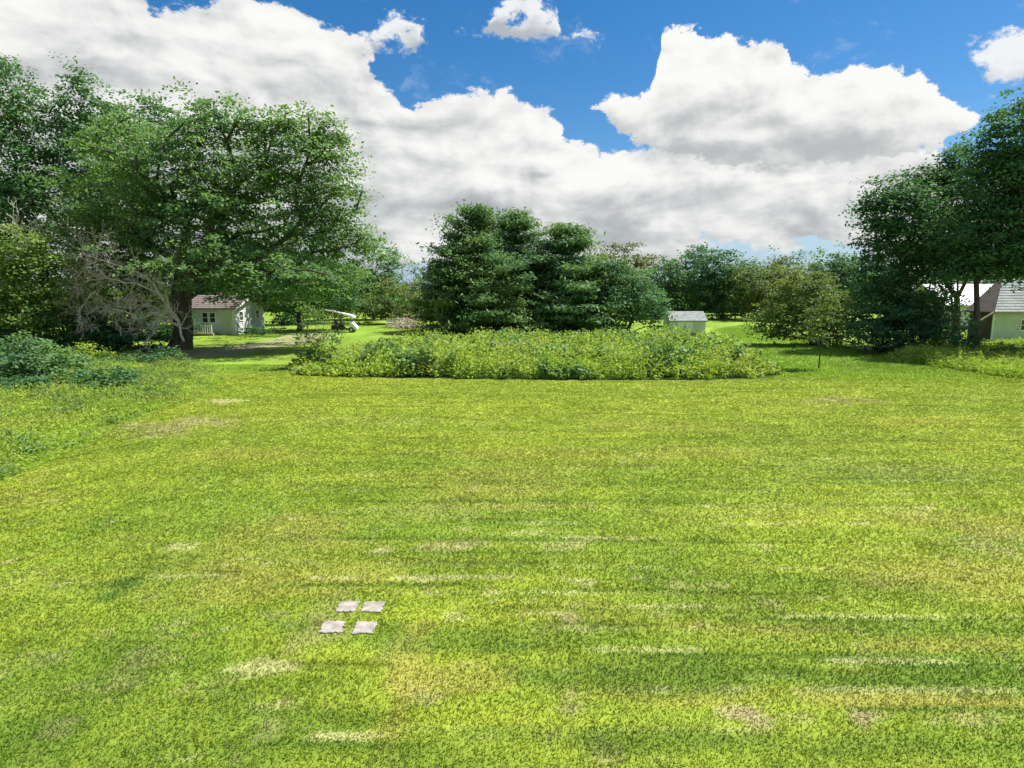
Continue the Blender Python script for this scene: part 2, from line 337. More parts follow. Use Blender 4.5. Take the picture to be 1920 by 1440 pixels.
# wear marks on the lawn: (px, py, rx px, ry px, kind, strength)
MARKS = []
def mark(px, py, rx, ry, kind, s, rot=0):
    c = G(px, py); a = G(px + rx, py); b = G(px, py - ry)
    ay_ = max(abs(b[1] - c[1]), .04) * (.6 if kind == 's' and rx > 55 else 1)
    MARKS.append((c[0], c[1], abs(a[0] - c[0]) * (1.1 if kind == 's' else 1), ay_, kind, s * (.8 if kind in 'sb' else 1), rot))
for m_ in [(865, 1086, 260, 6, 's', 1), (1100, 1092, 40, 5, 's', .8), (985, 1131, 100, 5, 's', .9), (1230, 1137, 160, 6, 's', .55), (1640, 1152, 190, 7, 's', .5), (1240, 1218, 220, 6, 's', .6), (1700, 1235, 260, 7, 's', .85),
           (480, 1388, 70, 9, 's', .9), (640, 1380, 95, 9, 's', .9), (560, 1328, 120, 8, 's', .55), (880, 1385, 60, 7, 's', .6), (490, 1255, 55, 14, 's', .75), (870, 1243, 30, 5, 's', .8),
           (720, 1030, 20, 9, 's', 1), (340, 1020, 26, 7, 's', .8), (985, 1002, 60, 8, 's', .5), (1140, 1008, 100, 4, 's', .7), (830, 1025, 40, 10, 'b', .55), (890, 1022, 30, 9, 'b', .5), (1060, 1025, 40, 9, 's', .5), (860, 1155, 30, 9, 's', .6),
           (300, 1078, 90, 4, 's', .5), (730, 1370, 30, 40, 'y', .6), (770, 1230, 40, 80, 'y', .7), (850, 1275, 120, 26, 'y', .6), (1070, 1160, 26, 22, 'b', .8), (990, 1155, 35, 16, 'b', .5),
           (1385, 1335, 36, 14, 'b', 1), (1420, 1350, 26, 12, 'b', .8), (1635, 1345, 42, 20, 'b', 1), (1075, 1320, 24, 22, 'b', .7), (1130, 1400, 30, 24, 'b', .6), (1840, 1350, 90, 14, 'b', .5), (800, 1310, 36, 16, 'b', .5), (1520, 1345, 60, 10, 'b', .45),
           (1780, 1318, 260, 18, 'y', .9), (1430, 1300, 360, 20, 'y', .6), (1780, 1205, 200, 16, 'y', .55), (1700, 1060, 200, 40, 'y', .35), (1880, 1020, 120, 30, 'b', .35), (1820, 980, 150, 22, 'y', .5), (1420, 1180, 180, 26, 'y', .35),
           (1310, 1262, 330, 34, 'd', .8), (1800, 1270, 240, 30, 'd', .6), (1250, 1390, 240, 26, 'd', .7), (1760, 1400, 260, 26, 'd', .55), (130, 1300, 130, 120, 'd', .55), (50, 1390, 120, 60, 'd', .6), (850, 1205, 160, 22, 'd', .55), (620, 1350, 130, 14, 'd', .55),
           (560, 1410, 220, 20, 'd', .4), (1000, 1212, 150, 4, 'd', 1), (1400, 1226, 260, 5, 'd', 1), (1780, 1246, 170, 6, 'd', 1), (700, 1098, 220, 4, 'd', .8), (1200, 1104, 200, 4, 'd', .7), (1560, 1160, 260, 4, 'd', .8), (1000, 1142, 180, 4, 'd', .8), (560, 1340, 160, 6, 'd', .9), (620, 1398, 220, 6, 'd', .9), (1600, 1290, 300, 5, 's', .5), (1750, 1330, 200, 5, 'd', .8), (900, 1040, 300, 3, 'd', .6), (1250, 1040, 260, 3, 'd', .6), (1300, 985, 300, 3, 's', .35), (1000, 940, 300, 2.5, 'd', .5), (1500, 905, 320, 2.5, 'd', .5), (980, 1065, 240, 22, 'd', .35), (232, 1092, 40, 15, 'k', .8), (208, 1112, 28, 15, 'k', .95), (285, 1063, 36, 8, 'k', .3), (950, 1375, 90, 16, 'd', .4),
           (420, 752, 36, 7, 's', 1.1), (330, 800, 110, 16, 'b', .65), (600, 790, 400, 10, 's', .15), (1590, 752, 70, 9, 'b', .55), (1250, 800, 200, 8, 'y', .4), (1700, 790, 120, 8, 'y', .4), (1500, 820, 300, 14, 'd', .3), (800, 870, 260, 14, 'd', .25),
           (1100, 850, 400, 12, 'y', .4), (1000, 900, 300, 10, 'd', .2), (1650, 880, 200, 20, 'b', .2), (620, 1165, 60, 50, 'b', .35), (480, 850, 160, 14, 'y', .3), (880, 960, 200, 14, 'b', .25), (1500, 960, 300, 18, 'b', .2), (250, 1250, 40, 90, 'b', .35)]:
    mark(*m_)
cG = np.array([0.158, 0.243, 0.027]); cY = np.array([0.262, 0.325, 0.034]); cO = np.array([0.285, 0.280, 0.058]); cS = np.array([0.46, 0.45, 0.21]); cB = np.array([0.34, 0.29, 0.16]); cD = np.array([0.095, 0.168, 0.02]); cK = np.array([0.06, 0.13, 0.022])
LUSH = np.array([0.18, 0.29, 0.034])
def lawn_rgb(x, y):
    x = np.asarray(x, float); y = np.asarray(y, float)
    r = np.hypot(x, y)
    # mowing direction: along x in the middle, along the verge on the left
    ln = sstep(-x - 0.33 * y, 0.5, 5.0)
    v1 = y + 0.03 * x + 0.25 * (fbm(x / 6, y / 6, 2) - .5)
    v2 = (x * 0.82 + y * -0.57) + 0.3 * (fbm(x / 6, y / 6, 2) - .5)
    v = v1 * (1 - ln) + v2 * ln
    al_ = x * (1 - ln) + y * ln
    row = v / 1.05; ph = row - np.floor(row); idx = np.floor(row)
    rid = vnoise(idx * 7.7, idx * 3.1 + 0.5)
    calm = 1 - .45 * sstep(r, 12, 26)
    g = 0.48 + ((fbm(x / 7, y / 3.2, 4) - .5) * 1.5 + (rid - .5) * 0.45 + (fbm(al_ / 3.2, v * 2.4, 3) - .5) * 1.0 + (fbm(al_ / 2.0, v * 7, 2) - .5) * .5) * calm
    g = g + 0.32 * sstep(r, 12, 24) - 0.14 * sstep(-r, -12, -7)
    g = np.clip(g, 0, 1)[..., None]
    c = cG * (1 - g) + cY * g
    o = (sstep(fbm(x / 4 + 31, y / 2 + 7, 4), 0.54, 0.78) * (0.6 - 0.45 * sstep(r, 12, 25)))[..., None]
    c = c * (1 - o) + cO * o
    d = (sstep(fbm(x / 3 + 51, y / 1.4 + 3, 4), 0.56, 0.74) * 0.5 * (1 - .6 * sstep(r, 12, 24)))[..., None]
    c = c * (1 - d) + cD * d
    # thin straw lines where the mower's tracks meet
    line = np.exp(-((np.minimum(ph, 1 - ph)) / 0.05) ** 2) * sstep(fbm(al_ / 2.6, idx * 3.7, 4), 0.45, 0.68)
    line = line * sstep(fbm(al_ * 3, v * 5, 3), .3, .62); line = (line * 0.6 * (1 - 0.5 * sstep(r, 14, 30)))[..., None]
    c = c * (1 - line) + cS * line
    cut = np.exp(-((ph - 0.09) / 0.05) ** 2) * sstep(fbm(al_ / 3.1 + 8, idx * 2.7, 3), 0.42, 0.66)
    c = c * (1 - 0.45 * cut[..., None])
    fine = fbm(x * 3.2, y * 5.0, 4); mid = fbm(x * 0.9 + 70, y * 2.4, 4)
    sp = (sstep(fbm(x * 2.2 + 90, y * 3.4, 4), 0.66, 0.84) * 0.4 * (1 - .7 * sstep(r, 12, 22)))[..., None]
    c = c * (1 - sp) + cB * sp
    for (mx_, my_, ax, ay, k, s, rot) in MARKS:
        q = ((x - mx_) / ax) ** 2 + ((y - my_) / ay) ** 2
        if k in 'sb': q = q + (fine - .5) * 4.2 + (mid - .5) * 2.6 + .25
        else: q = q + (mid - .5) * 2.0 + (fine - .5) * 1.2
        e = (np.clip(1.35 - q, 0, 1) * s)
        e = np.clip(e, 0, 1)[..., None]
        tgt = {'s': cS, 'b': cB, 'y': cO * 1.05, 'd': cD, 'k': cK}[k]
        c = c * (1 - e) + tgt * e
    # lush belt beyond the mown lawn
    l = sstep(y + 1.2 * (fbm(x / 3, y / 3, 2) - .5), 34.5, 37.0)[..., None]
    c = c * (1 - l) + (LUSH * (0.45 + 0.62 * fbm(x / 3, y / 5, 4) + .4 * fbm(x / .7, y / 1.2, 3))[..., None] * np.array([1 , 1, 1]) + .04 * np.array([1, .7, .2]) * sstep(fbm(x / 2 + 7, y / 3, 4), .5, .7)[..., None]) * l
    return c
def grow(a, b, s, g):
    out = [a]
    while out[-1] < b: out.append(out[-1] + s); s *= g
    return out
xs = grow(0, 22, .14, 1.006); xs += grow(xs[-1] + .5, 130, .6, 1.1); xs += grow(xs[-1] + 20, 1600, 40, 1.6)
xs = np.array([-v for v in xs[:0:-1]] + xs)
ys = grow(3.5, 40, .10, 1.006); ys += grow(ys[-1] + .5, 140, .6, 1.08); ys += grow(ys[-1] + 20, 1600, 40, 1.6)
ys = np.array([-400, -100, -30, -10, -2, 1] + ys)
X, Y = np.meshgrid(xs, ys)
Z = height(X, Y)
ny, nx = X.shape
idx = np.arange(nx * ny).reshape(ny, nx)
Fq = np.stack([idx[:-1, :-1], idx[:-1, 1:], idx[1:, 1:], idx[1:, :-1]], -1).reshape(-1, 4)
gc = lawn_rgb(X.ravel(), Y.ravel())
tk = inside(TRACK, X.ravel(), Y.ravel())
gc[tk] = gc[tk] * .35 + np.array([0.19, 0.16, 0.12])
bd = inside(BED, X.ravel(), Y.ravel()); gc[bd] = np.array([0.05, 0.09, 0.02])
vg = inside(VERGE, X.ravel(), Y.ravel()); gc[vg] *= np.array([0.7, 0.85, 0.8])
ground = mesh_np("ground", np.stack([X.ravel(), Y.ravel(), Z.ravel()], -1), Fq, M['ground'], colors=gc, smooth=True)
tag(ground, kind="structure")

# lawn grass: single blades, thinning out and widening with distance
def blades(n, x, y, h, wd, lean=0.5):
    z = height(x, y); a = rng.uniform(0, 2 * math.pi, n); b = rng.uniform(0, 2 * math.pi, n)
    dx, dy = np.cos(a) * wd / 2, np.sin(a) * wd / 2; L = lean * h * rng.uniform(0.2, 1.0, n)
    V = np.empty((n, 3, 3)); base = np.stack([x, y, z - .004], -1)
    V[:, 0] = base; V[:, 0, 0] -= dx; V[:, 0, 1] -= dy
    V[:, 1] = base; V[:, 1, 0] += dx; V[:, 1, 1] += dy
    V[:, 2] = base; V[:, 2, 0] += np.cos(b) * L; V[:, 2, 1] += np.sin(b) * L; V[:, 2, 2] += h
    return V
N = 620000
uu = rng.random(N); r0, r1 = 4.3, 40.0; e_ = 0.25
yy = (r0 ** e_ + uu * (r1 ** e_ - r0 ** e_)) ** (1 / e_)
xx = rng.uniform(-1, 1, N) * (yy * 0.92 + 2.0)
pv = [G(px, py)[:2] for px, py in ((652, 1141), (699, 1141), (624, 1178), (683, 1180))]
PAV = 0.34
keep = ~(inside(BED, xx, yy) | inside(VERGE, xx, yy))
lucky = rng.random(N) < .07
for p in pv: keep &= lucky | ~((abs(xx - p[0]) < PAV / 2 - .02 + rng.normal(size=N) * .018) & (abs(yy - p[1]) < PAV / 2 - .02 + rng.normal(size=N) * .018))
xx, yy = xx[keep], yy[keep]; N = len(xx)
wd = 0.0022 * yy * rng.uniform(.7, 1.5, N); hh = (0.030 + 0.0003 * yy) * rng.uniform(.55, 1.6, N) * (0.75 + 0.6 * fbm(xx / 1.2, yy / .6, 3))
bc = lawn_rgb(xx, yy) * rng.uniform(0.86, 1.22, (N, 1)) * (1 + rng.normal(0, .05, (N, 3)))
dry = rng.random(N) < 0.04; bc[dry] = bc[dry] * .5 + cS * .5
V = blades(N, xx, yy, hh, wd, 1.3 + 2.0 * sstep(yy, 7, 24)).reshape(-1, 3)
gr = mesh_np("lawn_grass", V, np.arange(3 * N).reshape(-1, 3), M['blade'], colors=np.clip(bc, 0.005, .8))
tag(gr, "short mown yellow green grass of the wide lawn", "grass", kind="stuff")

# ------------------------------------------------------------------ leaves
def unit(v): return v / np.maximum(np.linalg.norm(v, axis=-1, keepdims=True), 1e-9)
def leaf_quads(P, Nrm, size, aspect=0.55):
    n = len(P); a = unit(np.cross(Nrm, rng.normal(size=(n, 3)))); b = np.cross(Nrm, a)
    s = size[:, None] if hasattr(size, '__len__') else size
    V = np.empty((n, 4, 3)); V[:, 0] = P - a * s * .5; V[:, 2] = P + a * s * .5
    V[:, 1] = P + b * s * aspect * .5; V[:, 3] = P - b * s * aspect * .5
    return V.reshape(-1, 3), np.arange(4 * n).reshape(-1, 4)
def clump_centres(lobes, n, inner=0.5, cut=None):
    ar = np.array([l[1][0] * l[1][2] for l in lobes]); k = rng.choice(len(lobes), n, p=ar / ar.sum())
    C = np.array([l[0] for l in lobes])[k]; Rr = np.array([l[1] for l in lobes])[k]
    d = unit(rng.normal(size=(n, 3))); rr = inner + (1 - inner) * rng.random(n) ** 0.6
    bump = 0.93 + 0.26 * np.sin(d[:, 0] * 7 + k * 2.1) * np.sin(d[:, 2] * 6 + k) + 0.12 * rng.normal(size=n)
    P = C + d * Rr * (rr * bump)[:, None]
    P[:, 2] = np.maximum(P[:, 2], 0.25)
    return P, d
def crown_mesh(name, lobes, mat, parent, leaf, lai, clump=0.9, per=36, flat=0.45, upness=0.9, aspect=0.6, inner=0.45, droop=0.0, zmin=0.15):
    leaf *= 1.12; lai *= 1.35; clump *= .88; upness *= 1.5; flat *= .85
    area = sum(math.pi * l[1][0] * l[1][2] for l in lobes); n_leaf = int(lai * area / (leaf * leaf * aspect * 0.5))
    nc = max(6, n_leaf // per)
    Pc, dc = clump_centres(lobes, nc, inner)
    cs = clump * rng.uniform(0.55, 1.35, nc); k = np.repeat(np.arange(nc), per); n = len(k)
    o = rng.normal(size=(n, 3)) * 0.5; out = dc[k].copy(); out[:, 2] *= .5
    o[:, 2] *= flat
    P = Pc[k] + o * cs[k][:, None] + out * (cs[k] * 0.3)[:, None]
    P[:, 2] -= droop * (np.hypot(o[:, 0], o[:, 1]) ** 2) * cs[k]
    P[:, 2] = np.maximum(P[:, 2], zmin)
    Nn = unit(rng.normal(size=(n, 3)) * 0.75 + np.array([0, 0, upness]) + out * 0.45)
    V, Fa = leaf_quads(P, Nn, leaf * rng.uniform(.6, 1.35, n), aspect)
    tint = np.clip(rng.random(nc)[k] * 0.6 + rng.random(n) * 0.5, 0, 1)
    return mesh_np(name, V, Fa, mat, parent, {"tint": tint}), Pc
def frustums(P0, P1, R0, R1, sides=6):
    n = len(P0); d = unit(P1 - P0); ref = np.where(abs(d[:, 2:3]) > .9, np.array([[1., 0, 0]]), np.array([[0, 0, 1.]]))
    a = unit(np.cross(d, ref)); b = np.cross(d, a); t = np.arange(sides) * 2 * math.pi / sides
    ring = a[:, None] * np.cos(t)[None, :, None] + b[:, None] * np.sin(t)[None, :, None]
    V = np.concatenate([P0[:, None] + ring * R0[:, None, None], P1[:, None] + ring * R1[:, None, None]], 1).reshape(-1, 3)
    i = np.arange(sides); j = (i + 1) % sides
    q = np.stack([i, j, j + sides, i + sides], -1)
    return V, (q[None] + (np.arange(n) * 2 * sides)[:, None, None]).reshape(-1, 4)
def skeleton(base, fork, targets, trunk_r, parent, mat, merge=False, bow=0.12, wander=.25):
    base = np.array(base, float); fork = np.array(fork, float)
    pts = [base + (fork - base) * t + np.array([math.sin(t * 5) * .12, math.cos(t * 4) * .1, 0]) * trunk_r * 3 * t for t in np.linspace(0, 1, 5)]
    par = [-1, 0, 1, 2, 3]; plen = [0.0] * 5; nt = 5
    T = targets[np.argsort(np.linalg.norm(targets - fork, axis=1))]
    for t in T:
        P = np.array(pts[2:]); dist = np.linalg.norm(P - t, axis=1) + 0.38 * np.array(plen[2:]) + 1.3 * np.maximum(P[:, 2] - t[2], 0)
        i = int(np.argmin(dist)) + 2; p = pts[i]; L = np.linalg.norm(t - p)
        if L < 0.4: continue
        ns = max(1, int(L / 1.3)); prev = i
        for s in range(1, ns + 1):
            f = s / ns; q = p + (t - p) * f; q = q + np.array([0, 0, bow * L * math.sin(f * math.pi)]) + (rng.normal(size=3) * wander * 0.3 if s < ns else 0)
            pts.append(q); par.append(prev); plen.append(plen[prev] + L / ns); prev = len(pts) - 1
    n = len(pts); acc = np.zeros(n)
    for i in range(n - 1, 0, -1):
        if acc[i] == 0: acc[i] = 1
        acc[par[i]] += acc[i]
    rad = (acc / acc[4]) ** 0.52 * trunk_r * 0.85
    rad = np.minimum(rad, trunk_r * np.exp(-np.array(plen) / (5.0 + trunk_r * 4)) + .015)
    rad[:5] = trunk_r * np.array([1.35, 1.0, .93, .9, .88])
    pts = np.array(pts); own = [0] * n
    for i in range(5, n): own[i] = i if par[i] < 5 else own[par[i]]
    e = np.arange(1, n); p_ = np.array(par)[1:]; r0_ = np.minimum(rad[p_], rad[e] * 1.35); r0_[:4] = rad[:4]
    def mk(name, sel):
        V, Fa = frustums(pts[p_[sel]], pts[e[sel]], r0_[sel], rad[e[sel]], 8 if name == 'trunk' else 6)
        mesh_np(name, V, Fa, mat, parent, smooth=True)
    own = np.array(own)[1:]
    if merge: mk('trunk', np.arange(len(e)))
    else:
        mk('trunk', np.where(own == 0)[0])
        ids, cnt = np.unique(own[own > 0], return_counts=True)
        for i in ids: mk('limb', np.where(own == i)[0])
    return pts
def lobe(px, py, rx, ry, Yd, depth=None, dy=0):
    c = A(px, py, Yd + dy); s = (Yd + dy) / F * 1.01
    return (c, np.array([rx * s, (depth or rx * .8) * s, ry * s]))
def tree(name, label, cat, base, lobes, mat, leaf=0.22, lai=3.2, clump=0.9, per=36, flat=.45, trunk_r=0.3, fork=None, targets=60, merge=False, group=None,
         upness=.9, aspect=.6, inner=.45, droop=0, bark=None, Yd=None, wander=.25):
    b = G(*base); Yd = Yd or b[1]
    if Yd != b[1]: b = np.array([A(base[0], base[1], Yd)[0], Yd, 0.0])
    L = [lobe(*l[:4], Yd, *(l[4:] if len(l) > 4 else ())) for l in lobes]
    root = empty(name, (b[0], b[1], 0), label, cat, group)
    ob, Pc = crown_mesh('crown', L, mat, root, leaf, lai, clump, per, flat, upness, aspect, inner, droop)
    zc = np.mean([l[0][2] for l in L]); zl = min(l[0][2] - l[1][2] for l in L)
    fk = fork if fork is not None else (b[0] * .9 + np.mean([l[0][0] for l in L]) * .1, b[1], max(.5, zl * .6 + .4))
    sel = Pc[rng.choice(len(Pc), min(targets, len(Pc)), replace=False)]
    sel = sel[sel[:, 2] > fk[2] * .7]
    skeleton((b[0], b[1], -0.1), fk, sel, trunk_r, root, bark or M['bark'], merge, wander=wander)
    return root

# the big maple left of the lawn
mb = G(337, 655)
tree('maple_tree', 'huge spreading broad leaved tree with thick forked trunk right beside the white cottage', 'tree', (337, 655),
     [(420, 300, 120, 100), (330, 330, 120, 100), (560, 300, 90, 92), (610, 340, 75, 90), (500, 400, 150, 85), (360, 430, 150, 80), (230, 370, 110, 90), (190, 450, 90, 60),
      (620, 440, 75, 50), (690, 450, 42, 30), (435, 222, 42, 42), (400, 250, 34, 30), (485, 240, 26, 30), (575, 240, 42, 38), (625, 270, 26, 28), (385, 215, 18, 22), (520, 500, 110, 45, 230), (610, 510, 70, 40, 190), (425, 495, 100, 42, 260), (280, 470, 70, 45), (375, 545, 45, 22, 60, -4), (490, 545, 70, 22, 90, -2), (560, 560, 50, 20, 80, 0), (225, 260, 70, 50, 60, 4)],
     M['maple'], leaf=0.25, lai=2.25, clump=1.15, per=40, flat=.36, trunk_r=0.82, fork=A(350, 572, mb[1]), targets=150, droop=.25)

tree('tall_tree', 'tall dark green tree at the left edge rising highest behind the light small tree', 'tree', (20, 650),
     [(15, 190, 52, 80), (-30, 260, 90, 120), (20, 330, 70, 90), (-20, 420, 90, 80), (50, 400, 60, 60), (30, 480, 70, 50)], M['maple_b'], leaf=.28, lai=2.1, clump=1.2, Yd=58, trunk_r=.45, targets=50, flat=.6)
tree('tall_tree', 'tall cool green tree with pointed top left of the huge forked tree', 'tree', (165, 640),
     [(165, 190, 42, 62), (150, 230, 70, 60), (110, 250, 50, 60), (270, 245, 52, 60), (180, 300, 90, 75), (310, 230, 30, 30), (120, 380, 90, 70), (200, 380, 100, 60)], M['maple_b'], leaf=.28, lai=2.0, clump=1.2, Yd=62, trunk_r=.45, targets=60, flat=.55)
tree('shrub_tree', 'small light green tree at the left edge, in front of the tall dark tree', 'tree', (40, 660),
     [(40, 480, 60, 50), (10, 530, 60, 60), (80, 520, 60, 60), (60, 590, 70, 50)], M['light'], leaf=.24, lai=2.6, clump=.9, Yd=45, trunk_r=.16, targets=40)
tree('shrub_tree', 'small light green tree behind the bleached dead branches beside the huge forked tree', 'tree', (230, 650),
     [(240, 510, 70, 45), (170, 500, 50, 50), (290, 540, 50, 45), (200, 570, 80, 50)], M['light'], leaf=.24, lai=2.4, clump=.9, Yd=52, trunk_r=.16, targets=40)
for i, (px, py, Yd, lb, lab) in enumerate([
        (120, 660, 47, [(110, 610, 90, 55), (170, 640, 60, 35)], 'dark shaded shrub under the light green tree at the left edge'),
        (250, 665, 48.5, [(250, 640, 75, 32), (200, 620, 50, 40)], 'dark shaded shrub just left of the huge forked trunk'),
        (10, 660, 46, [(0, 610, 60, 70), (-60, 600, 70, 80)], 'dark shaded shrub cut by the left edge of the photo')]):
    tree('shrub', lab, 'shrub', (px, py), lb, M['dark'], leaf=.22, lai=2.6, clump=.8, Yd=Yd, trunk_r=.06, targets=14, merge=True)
tree('bush', 'rounded bush with sunlit yellow green top at the left edge over the shadowed verge', 'bush', (60, 740),
     [(60, 670, 70, 42), (10, 690, 60, 50), (110, 695, 60, 40)], M['maple'], leaf=.17, lai=3.0, clump=.55, trunk_r=.05, targets=20, merge=True, Yd=31.5)
tree('bush', 'dark bush added as shade in front of the rounded sunlit bush at the left edge', 'bush', (100, 745), [(30, 730, 80, 30), (130, 722, 85, 26), (-70, 740, 80, 36), (215, 712, 50, 20)], M['dark'], leaf=.17, lai=3.0, clump=.5, trunk_r=.04, targets=16, merge=True, Yd=29.5)  # dark foliage added to stand for the shade under the left bushes
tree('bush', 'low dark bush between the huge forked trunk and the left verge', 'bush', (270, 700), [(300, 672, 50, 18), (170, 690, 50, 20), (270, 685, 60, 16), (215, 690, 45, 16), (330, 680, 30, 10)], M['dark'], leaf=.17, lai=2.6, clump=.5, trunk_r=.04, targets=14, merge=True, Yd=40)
tree('bush', 'low bright green bush between the rounded bush and the dark shrubs', 'bush', (155, 700),
     [(150, 672, 45, 28), (190, 682, 40, 24)], M['weed'], leaf=.16, lai=3.0, clump=.5, trunk_r=.04, targets=12, merge=True, Yd=41)

for i, (px, py, Yd, lb, lab) in enumerate([
        (290, 640, 60, [(280, 605, 60, 40), (225, 600, 60, 45), (330, 625, 22, 18)], 'dark shrub behind the bleached branches, left of the huge forked trunk'),
        (100, 640, 58, [(100, 590, 80, 55), (20, 590, 80, 60)], 'farther dark shrub behind the light green tree at the left edge')]):
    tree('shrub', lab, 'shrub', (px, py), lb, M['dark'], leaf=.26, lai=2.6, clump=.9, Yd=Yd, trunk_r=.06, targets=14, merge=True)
# dead bleached tree sprawling in front of the maple
dt = empty('dead_tree', (A(345, 640, 46.5)[0], 46.5, 0), 'bleached leafless dead tree sprawling low left of the huge forked trunk', 'tree')
def limb_path(pts, r0_, r1_, Yd, dys):
    P = [A(x, y, Yd + d) for (x, y), d in zip(pts, dys)]
    out = [P[0]]
    for a, b in zip(P[:-1], P[1:]):
        for t in (.33, .66, 1): out.append(a + (b - a) * t + rng.normal(size=3) * .07)
    return np.array(out), np.linspace(r0_, r1_, len(out))
def twigs(P0l, P1l, R0l, R1l, p, d, L, r, lev):
    q = p + d * L; mid = (p + q) / 2 + rng.normal(size=3) * L * .1
    for a, b, x, y in ((p, mid, r, r * .75), (mid, q, r * .75, r * .5)):
        P0l.append(a); P1l.append(b); R0l.append(x); R1l.append(y)
    if lev <= 0: return
    for _ in range(3):
        d2 = unit(d + rng.normal(size=3) * .6 + np.array([0, 0, -.12])); twigs(P0l, P1l, R0l, R1l, mid if rng.random() < .4 else q, d2, L * rng.uniform(.5, .85), r * .58, lev - 1)
for pts in ([(345, 640), (335, 600), (290, 573), (240, 571), (185, 576)], [(335, 605), (310, 560), (255, 530), (200, 520), (150, 530)], [(330, 600), (290, 530), (230, 500), (165, 480)],
            [(300, 585), (262, 600), (235, 582), (205, 580)], [(200, 520), (160, 480), (150, 440)], [(150, 640), (115, 600), (120, 540), (145, 500)], [(340, 610), (300, 600), (285, 630)],
            [(145, 560), (140, 520), (180, 490), (190, 440)], [(25, 560), (20, 500), (30, 440), (45, 430)], [(180, 545), (145, 575), (150, 600)]):
    P, rr = limb_path(pts, .09, .035, 46.5, np.linspace(0, rng.uniform(-1.5, 1), len(pts)))
    P[:, 2] = np.maximum(P[:, 2], .05)
    a0, a1, b0, b1 = list(P[:-1]), list(P[1:]), list(rr[:-1]), list(rr[1:])
    for i in range(2, len(P)):
        for _ in range(3):
            d = unit((P[i] - P[i - 1]) * .6 / np.linalg.norm(P[i] - P[i - 1]) + rng.normal(size=3) * np.array([.6, .5, .6]))
            twigs(a0, a1, b0, b1, P[i], d, rng.uniform(.5, 1.2), rr[i] * .5, 2)
    V, Fa = frustums(np.array(a0), np.array(a1), np.maximum(np.array(b0), .012), np.maximum(np.array(b1), .010), 5)
    mesh_np('limb', V, Fa, M['deadbark'], dt, smooth=True)

# trees around and behind the cottage
tree('shade_tree', 'dark leafy tree directly behind the white cottage', 'tree', (450, 610), [(450, 500, 80, 60), (400, 520, 60, 50), (510, 510, 60, 60), (530, 570, 40, 40)], M['dark'], leaf=.32, lai=2.4, clump=1.2, Yd=84, trunk_r=.3, targets=40)
tree('shade_tree', 'dark leafy tree right of the cottage behind the picnic table', 'tree', (560, 605), [(560, 500, 70, 60, 150, -3), (620, 530, 60, 50), (550, 555, 45, 35), (505, 500, 40, 45), (640, 565, 40, 25)], M['dark'], leaf=.30, lai=2.6, clump=1.2, Yd=73, trunk_r=.3, targets=40)
tree('far_tree', 'dark far tree with feathery top in the gap between huge forked tree and pines', 'tree', (700, 595), [(700, 510, 48, 44), (735, 490, 22, 25), (660, 545, 50, 35), (715, 550, 50, 30)], M['far'], leaf=.34, lai=2.2, clump=1.2, Yd=98, trunk_r=.25, targets=40)
for i, (px, lb, mt, Yd, lab) in enumerate([
        (640, [(640, 575, 60, 28), (600, 570, 40, 30)], 'olive', 88, 'low olive green shrub behind the white topped cart'),
        (740, [(740, 560, 60, 40), (700, 580, 50, 26)], 'olive', 86, 'spreading yellow green shrub left of the pines'),
        (800, [(800, 565, 45, 42), (780, 590, 40, 26)], 'rust', 80, 'sparse brownish shrub at the left foot of the pines')]):
    tree('shrub', lab, 'shrub', (px, 605), lb, M[mt], leaf=.28, lai=2.2, clump=1.0, Yd=Yd, trunk_r=.08, targets=20, merge=True)

lw = []
for px in range(-700, 2700, 46):
    top = 494 + 12 * math.sin(px * .011) + rng.normal() * 7 - (60 if px > 1950 or px < -100 else 0)
    lw.append(lobe(px, (top + 640) / 2, 44, (640 - top) / 2, 128 + rng.uniform(-6, 6), 5))
fo, _ = crown_mesh('far_wood', lw, M['far'], None, .42, 2.2, 1.6, 30, .6, zmin=.1)
tag(fo, 'continuous far off belt of woods closing the view behind everything', 'woods', kind='stuff')
